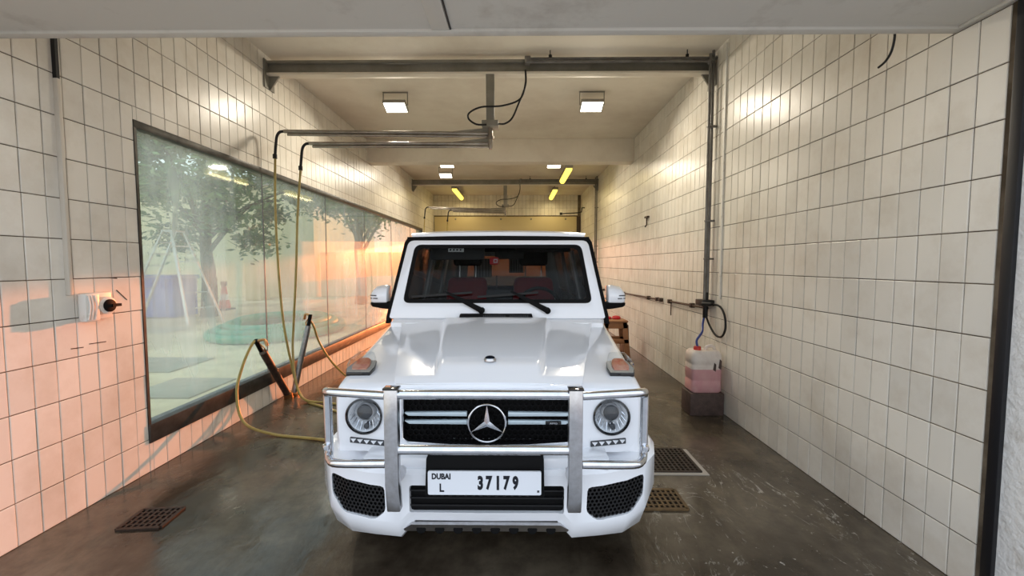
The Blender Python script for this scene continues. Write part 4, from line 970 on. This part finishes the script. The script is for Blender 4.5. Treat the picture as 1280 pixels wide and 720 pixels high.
# plate
b = MB(); b.prism(rpoly([(-0.278, 0.618), (0.278, 0.618), (0.276, 0.795), (0.255, 0.808), (-0.255, 0.808), (-0.276, 0.795)], 0.008, 3), lambda x, z: P(x, 1.872 + max(0, z - 0.76) * 0.9, z), lambda x, z: P(x, 1.97, z)); ph = b.build('plate_holder', black_mt, car, bevel=0.004)
b = MB(); b.prism(rpoly([(-0.262, 0.634), (0.262, 0.634), (0.262, 0.746), (-0.262, 0.746)], 0.008, 4), lambda x, z: P(x, 1.863, z), lambda x, z: P(x, 1.872, z)); b.build('license_plate', plate_m, ph)
for txt, h, cx_, cz_, ws, off in (('37179', 0.068, 0.062, 0.692, 0.70, 0.02), ('L', 0.040, -0.197, 0.668, 0.85, 0.03), ('DUBAI', 0.029, -0.200, 0.722, 0.82, 0.045)):
    if txt == '37179':
        mb = MB()
        for k, ch in enumerate(txt):
            m1, _ = text_mb(ch, h, lambda u, v, k=k: P(cx_ + (k - 2) * 0.0405 + u, 1.8622, cz_ + v), 0.64, 0.055); mb.add(m1.v, m1.f)
    else:
        mb, _ = text_mb(txt, h, lambda u, v: P(cx_ + u, 1.8622, cz_ + v), ws, off)
    mb.build('plate_lettering', ink, ph, smooth=False)
b = MB(); bx_(b, 0.243, 0.253, 1.8622, 1.8632, 0.647, 0.657); b.build('plate_mark', grey_in, ph)
b = MB()
for k in range(13): bx_(b, -0.24 + k * 0.036, -0.226 + k * 0.036, 1.868, 1.873, 0.6245, 0.6285)
b.build('holder_slots', mesh_m, ph)

# windscreen frame, glass
SY0, SZ0, SY1, SZ1 = 3.165, 1.285, 3.370, 1.900
ln = math.hypot(SY1 - SY0, SZ1 - SZ0); ey, ez = (SY1 - SY0) / ln, (SZ1 - SZ0) / ln
def SM(off): return lambda x, q: P(x, SY0 + ey * q + ez * off, SZ0 + ez * q - ey * off)
outer = rpoly([(-0.83, 0.0), (0.83, 0.0), (0.722, ln - 0.01), (-0.722, ln - 0.01)], [0.02, 0.02, 0.05, 0.05], 6)
inner = rpoly([(-0.735, 0.120), (0.735, 0.120), (0.668, ln - 0.045), (-0.668, ln - 0.045)], 0.055, 6)
inner2 = rpoly([(-0.70, 0.150), (0.70, 0.150), (0.640, ln - 0.075), (-0.640, ln - 0.075)], 0.05, 6)
b = MB(); b.frame(outer, inner, SM(0.0), SM(0.05)); b.build('windshield_frame', paint_w, car, bevel=0.004)
b = MB(); b.frame(inner, inner2, SM(0.006), SM(0.012)); b.build('windshield_seal', black_mt, car)
b = MB(); b.prism(inner2, SM(0.009), SM(0.014)); b.build('windshield', car_glass, car, smooth=False)
# black gutters round the frame
for s in (-1, 1):
    b = MB(); b.loft([[P(s * (w + 0.0), y - 0.0, z), P(s * (w + 0.028), y, z), P(s * (w + 0.028), y + 0.07, z), P(s * w, y + 0.07, z)] for w, y, z in ((0.838, 3.19, 1.24), (0.832, 3.20, 1.30), (0.728, 3.37, 1.875), (0.705, 3.385, 1.915))]); b.build('pillar_gutter', black_mt, car, bevel=0.003)
b = MB(); b.loft([[P(x, 3.365 + 0.01, 1.888 + z), P(x, 3.40 + 0.01, 1.888 + z), P(x, 3.40 + 0.01, 1.922 + z), P(x, 3.365 + 0.01, 1.922 + z)] for x, z in ((-0.735, -0.004), (-0.4, 0.003), (0, 0.006), (0.4, 0.003), (0.735, -0.004))]); b.build('roof_gutter', black_mt, car, bevel=0.003)

# roof
rings = []
for y, dz, w in ((3.385, -0.012, 0.70), (3.42, 0.004, 0.712), (3.6, 0.018, 0.72), (4.8, 0.028, 0.725), (6.2, 0.02, 0.725), (6.42, 0.0, 0.70)):
    rings.append([P(w * u, y, 1.948 + dz + 0.020 * (1 - abs(u) ** 3)) for u in [k / 8 - 1 for k in range(17)]] + [P(w * 0.99, y, 1.90), P(-w * 0.99, y, 1.90)])
b = MB(); b.loft(rings); b.build('roof', paint_w, car, angle=40)
b = MB(); bx_(b, -0.68, 0.68, 3.42, 6.38, 1.885, 1.905); b.build('headliner', dark_in, car)

# cowl with vent
b = MB(); b.hexa([P(-0.80, 3.10, 1.10), P(0.80, 3.10, 1.10), P(0.80, 3.30, 1.10), P(-0.80, 3.30, 1.10)], [P(-0.80, 3.10, 1.262), P(0.80, 3.10, 1.262), P(0.80, 3.22, 1.292), P(-0.80, 3.22, 1.292)]); b.build('cowl', paint_w, car, bevel=0.01)
b = MB(); b.hexa([P(-0.295, 3.125, 1.262), P(0.28, 3.125, 1.262), P(0.28, 3.17, 1.275), P(-0.295, 3.17, 1.275)], [P(-0.28, 3.125, 1.318), P(0.265, 3.125, 1.318), P(0.265, 3.17, 1.322), P(-0.28, 3.17, 1.322)]); cv = b.build('cowl_vent', black_mt, car, bevel=0.004)
for k in range(24):
    x = -0.10 + k * 0.0145
    if 0.065 < x < 0.09: continue
    b = MB(); bx_(b, x - 0.003, x + 0.003, 3.119, 3.126, 1.285, 1.314); b.build('slat', grey_in, cv, smooth=False)
# wipers
for (xp, xt) in ((-0.118, -0.405), (0.385, 0.108)):
    b = MB(); p0 = Vector(SM(-0.03)(xp, 0.055)); p1 = Vector(SM(-0.032)(xt, 0.205)); b.loft([[p0 + Vector((dx * 1.0, 0, dz)) for dx, dz in ((-0.022, -0.016), (0.022, -0.016), (0.022, 0.016), (-0.022, 0.016))], [p0.lerp(p1, 0.55) + Vector((dx * 0.7, 0, dz)) for dx, dz in ((-0.022, -0.013), (0.022, -0.013), (0.022, 0.013), (-0.022, 0.013))], [p1 + Vector((dx * 0.3, 0, dz)) for dx, dz in ((-0.02, -0.008), (0.02, -0.008), (0.02, 0.008), (-0.02, 0.008))]])
    wv = b.build('wiper', black_mt, car, bevel=0.004)
    b = MB(); b.bar(SM(-0.012)(xt - 0.26, 0.165), SM(-0.016)(xt + 0.21, 0.20), 0.012, 0.016); b.build('blade', rubber, wv)
    b = MB(); b.lathe([(0.024, 0.03), (0.024, -0.02), (0.0, -0.028)], SM(-0.025)(xp, 0.055), 'y', 14); b.build('pivot', black_mt, wv)

# mirrors
for s in (-1, 1):
    def mr(x, k, zc=1.445): return [P(s * x, 3.30 + a * k, zc + c * k) for a, c in ((-0.075, -0.055), (-0.085, 0.0), (-0.06, 0.06), (0.0, 0.085), (0.06, 0.075), (0.07, -0.055))]
    b = MB(); b.loft([mr(0.862, 0.97, 1.452), mr(0.90, 1.0, 1.452), mr(0.97, 0.90, 1.445), mr(1.0, 0.62, 1.432)]); m_ = b.build('wing_mirror', paint_w, car, bevel=0.012)
    b = MB(); b.loft([[P(s * x, 3.30 + a, z) for a, z in ((-0.075 * k, 1.398), (0.06 * k, 1.398), (0.05 * k, 1.355 + d), (-0.06 * k, 1.355 + d))] for x, k, d in ((0.845, 1, -0.01), (0.90, 1, -0.005), (0.985, 0.8, 0.008), (1.005, 0.55, 0.02))]); b.build('mirror_base', black_mt, m_, bevel=0.006)
    for z, x0 in ((1.432, 0.935), (1.455, 0.945)):
        b = MB(); b.bar(P(s * x0, 3.221, z), P(s * 0.996, 3.246, z), 0.012, 0.007); b.build('turn_signal', grey_in, m_)
    b = MB(); b.bar(P(s * 0.80, 3.31, 1.375), P(s * 0.87, 3.30, 1.378), 0.06, 0.03); b.build('mirror_arm', black_mt, m_)

# cabin: sides, doors, pillars, windows, tail
for s in (-1, 1):
    for nm, y0, y1 in (('door', 3.335, 4.40), ('door', 4.415, 5.25), ('rear_quarter', 5.265, 6.42)):
        b = MB(); xa, xb = sorted((s * 0.80, s * 0.855)); z0 = 0.55
        bx_(b, xa, xb, y0, y1, z0, 1.30); d = b.build(nm, paint_w, car, bevel=0.012)
        if nm == 'rear_quarter':
            c = MB(); c.lathe([(0.45, 0.5), (0.45, 1.2)], (XC if s > 0 else XC - 1.7, 5.65, 0.42), 'x', 36); cut(d, c)
        b = MB(); xa, xb = sorted((s * 0.855, s * 0.872)); zz0 = 0.93; bx_(b, xa, xb, y0 + 0.02, y1 - 0.02, zz0, zz0 + 0.05); b.build('rub_strip', black_gl, d, bevel=0.004)
        if nm == 'door':
            b = MB(); b.bar(P(s * 0.875, y1 - 0.22, 1.14), P(s * 0.875, y1 - 0.05, 1.14), 0.02, 0.03); b.build('handle', chrome, d)
        # window opening
        ya, yb = y0 + 0.07, y1 - 0.07
        fo = [(y0, 0), (y1, 0), (y1, 0.60), (y0 + (0.10 if y0 < 3.4 else 0), 0.60)]; fi = [(ya, 0.04), (yb, 0.04), (yb, 0.54), (ya + (0.10 if y0 < 3.4 else 0), 0.54)]
        fa = lambda y, q: P(s * (0.845 - q * 0.20), y, 1.30 + q); fb = lambda y, q: P(s * (0.805 - q * 0.20), y, 1.30 + q); gm = lambda y, q: P(s * (0.832 - q * 0.20), y, 1.30 + q); gm2 = lambda y, q: P(s * (0.826 - q * 0.20), y, 1.30 + q)
        b = MB(); b.frame(rpoly(fo, 0.012, 4), rpoly(fi, 0.04, 4), fa, fb); b.build('window_frame', paint_w if nm != 'door' else paint_w, d)
        b = MB(); b.prism(rpoly(fi, 0.04, 4), gm, gm2); b.build('side_window', dark_glass, d, smooth=False)
    b = MB(); xa, xb = sorted((s * 0.70, s * 0.95)); bx_(b, xa, xb, 3.35, 5.1, 0.42, 0.47); b.build('running_board', satin, car, bevel=0.01)
    pts = []
    for k in range(19):
        a = math.radians(-8 + k * 196 / 18); pts.append((5.65 - 0.445 * math.cos(a), 0.42 + 0.445 * math.sin(a)))
    rings = [[P(s * 0.80, y, z), P(s * 0.895, y, z), P(s * 0.90, y + (y - 5.65) * 0.08, z + (z - .42) * 0.08), P(s * 0.845, y + (y - 5.65) * 0.18, z + (z - .42) * 0.18), P(s * 0.80, y + (y - 5.65) * 0.18, z + (z - .42) * 0.18)] for y, z in pts]
    b = MB(); b.loft(rings); b.build('wheel_arch', paint_w, car, angle=40)
    b = MB(); bx_(b, *sorted((s * 0.70, s * 0.86)), 6.40, 6.46, 0.95, 1.16); b.build('tail_lamp', lens_or, car, bevel=0.008)
b = MB(); bx_(b, -0.855, 0.855, 6.38, 6.44, 0.55, 1.30); b.build('tailgate', paint_w, car, bevel=0.012)
fo = rpoly([(-0.82, 1.30), (0.82, 1.30), (0.73, 1.90), (-0.73, 1.90)], 0.02, 4); fi = rpoly([(-0.62, 1.37), (0.62, 1.37), (0.58, 1.82), (-0.58, 1.82)], 0.05, 4)
b = MB(); b.frame(fo, fi, lambda x, z: P(x, 6.38, z), lambda x, z: P(x, 6.44, z)); b.build('rear_window_frame', paint_w, car)
b = MB(); b.prism(fi, lambda x, z: P(x, 6.405, z), lambda x, z: P(x, 6.41, z)); b.build('rear_window', dark_glass, car, smooth=False)
for xx, zc_, w_, h_ in ((-0.36, 1.64, 0.27, 0.28), (0.15, 1.67, 0.22, 0.21)):  # ribbed white panels added for two pale gridded patches in the rear window
    b = MB(); bx_(b, xx - w_ / 2, xx + w_ / 2, 6.34, 6.345, zc_ - h_ / 2, zc_ + h_ / 2); sh = b.build('white_grid_panel', white_c, car)
    for k in range(1, 6):
        b = MB(); bx_(b, xx - w_ / 2 + k * w_ / 6 - 0.004, xx - w_ / 2 + k * w_ / 6 + 0.004, 6.336, 6.34, zc_ - h_ / 2, zc_ + h_ / 2); b.build('grid_rib', grey_in, sh)
b = MB(); b.lathe([(0.36, 0), (0.36, 0.2), (0.33, 0.23), (0.0, 0.24)], P(0, 6.44, 1.0), 'y', 32); b.build('spare_wheel_cover', satin, car)
b = MB(); bx_(b, -0.90, 0.90, 6.40, 6.55, 0.45, 0.68); b.build('rear_bumper', paint_w, car, bevel=0.03)
b = MB(); bx_(b, -0.80, 0.80, 3.25, 6.38, 0.55, 0.60); b.build('cabin_floor', dark_in, car)
b = MB(); bx_(b, -0.80, 0.80, 3.22, 3.26, 0.55, 1.24); b.build('firewall', dark_in, car)
# interior
b = MB(); b.loft([[P(x, 3.27, 1.05), P(x, 3.27, 1.30), P(x, 3.32, 1.385), P(x, 3.55, 1.40), P(x, 3.66, 1.34), P(x, 3.68, 1.05)] for x in (-0.77, 0.77)]); b.build('dashboard', dark_in, car, bevel=0.015)
b = MB(); bx_(b, -0.11, 0.11, 3.56, 3.58, 1.38, 1.475); b.build('display_screen', grey_in, car, bevel=0.005)
for s, sxx in ((-1, -0.37), (1, 0.33)):
    b = MB(); bx_(b, sxx - 0.25, sxx + 0.25, 3.85, 4.35, 0.80, 0.98); st_ = b.build('seat', red_le, car, bevel=0.05, segs=3)
    b = MB(); b.hexa([P(sxx - 0.25, 4.22, 0.95), P(sxx + 0.25, 4.22, 0.95), P(sxx + 0.25, 4.38, 0.95), P(sxx - 0.25, 4.38, 0.95)], [P(sxx - 0.20, 4.36, 1.56), P(sxx + 0.20, 4.36, 1.56), P(sxx + 0.20, 4.48, 1.56), P(sxx - 0.20, 4.48, 1.56)]); b.build('backrest', red_le, st_, bevel=0.05, segs=3)
    b = MB()
    for d in (-0.085, 0.085): b.tube([P(sxx + d, 4.43, 1.55), P(sxx + d, 4.44, 1.70)], 0.008, 8)
    b.build('headrest_post', chrome, st_)
    b = MB(); bx_(b, sxx - 0.15, sxx + 0.15, 4.40, 4.50, 1.68, 1.85); b.build('headrest', dark_in, st_, bevel=0.035, segs=3)
    b = MB(); bx_(b, sxx - 0.10, sxx + 0.10, 4.0, 4.2, 0.60, 0.82); b.build('seat_rail', dark_in, st_)
b = MB(); bx_(b, -0.62, 0.62, 5.2, 5.36, 0.62, 1.42); b.build('rear_bench', dark_in, car, bevel=0.05, segs=3)
b = MB(); ctr = Vector(P(0.36, 3.80, 1.30)); R = 0.19; ax = Vector((0, -0.92, 0.38)).normalized(); u = Vector((1, 0, 0)); v = ax.cross(u)
b.tube([ctr + u * R * math.cos(k * 2 * PI / 32) + v * R * math.sin(k * 2 * PI / 32) for k in range(32)], 0.017, 8, closed=True); sw = b.build('steering_wheel', dark_in, car)
b = MB()
for a in (0, PI, -PI / 2): b.bar(ctr, ctr + u * R * math.cos(a) + v * R * math.sin(a), 0.05, 0.02)
b.lathe([(0.06, -0.02), (0.06, 0.02)], ctr, 'y', 16); b.build('spoke', dark_in, sw)
b = MB(); b.tube([ctr, ctr - ax * 0.25], 0.03, 8); b.build('steering_column', dark_in, sw)
b = MB(); bx_(b, -0.58, -0.12, 3.50, 3.53, 1.735, 1.87); b.build('sun_visor', grey_in, car, bevel=0.012)
b = MB(); bx_(b, 0.14, 0.60, 3.50, 3.53, 1.80, 1.87); b.build('sun_visor', dark_in, car, bevel=0.012)
b = MB(); bx_(b, -0.03, 0.21, 3.49, 3.52, 1.74, 1.81); rm = b.build('rear_view_mirror', dark_in, car, bevel=0.012)
b = MB(); b.bar(P(0.09, 3.50, 1.80), P(0.08, 3.42, 1.86), 0.02, 0.02); b.build('mirror_stalk', dark_in, rm)
b = MB(); b.prism([(-0.40, 0.545), (-0.275, 0.545), (-0.275, 0.585), (-0.40, 0.585)], SM(0.0155), SM(0.0165)); stk = b.build('sticker', plate_m, car)
b = MB()
for k in range(4): b.prism([(-0.39 + k * 0.027, 0.555), (-0.375 + k * 0.027, 0.555), (-0.375 + k * 0.027, 0.57), (-0.39 + k * 0.027, 0.57)], SM(0.0150), SM(0.0154))
b.build('sticker_print', grey_in, stk)
b = MB(); b.prism(rpoly([(-0.065, 0.440), (0.005, 0.440), (0.005, 0.500), (-0.065, 0.500)], 0.012, 3), SM(0.0155), SM(0.03)); tg = b.build('toll_tag', red_pl, car)
b = MB(); b.frame(rpoly([(-0.035, 0.452), (-0.002, 0.452), (-0.002, 0.485), (-0.035, 0.485)], 0.003, 3), rpoly([(-0.028, 0.460), (-0.009, 0.460), (-0.009, 0.477), (-0.028, 0.477)], 0.003, 3), SM(0.0150), SM(0.0154)); b.build('tag_print', plate_m, tg)
b = MB(); b.bar(P(-0.02, 3.57, 1.46), P(-0.02, 3.56, 1.60), 0.012, 0.012); b.build('phone_mount_stem', grey_in, car)
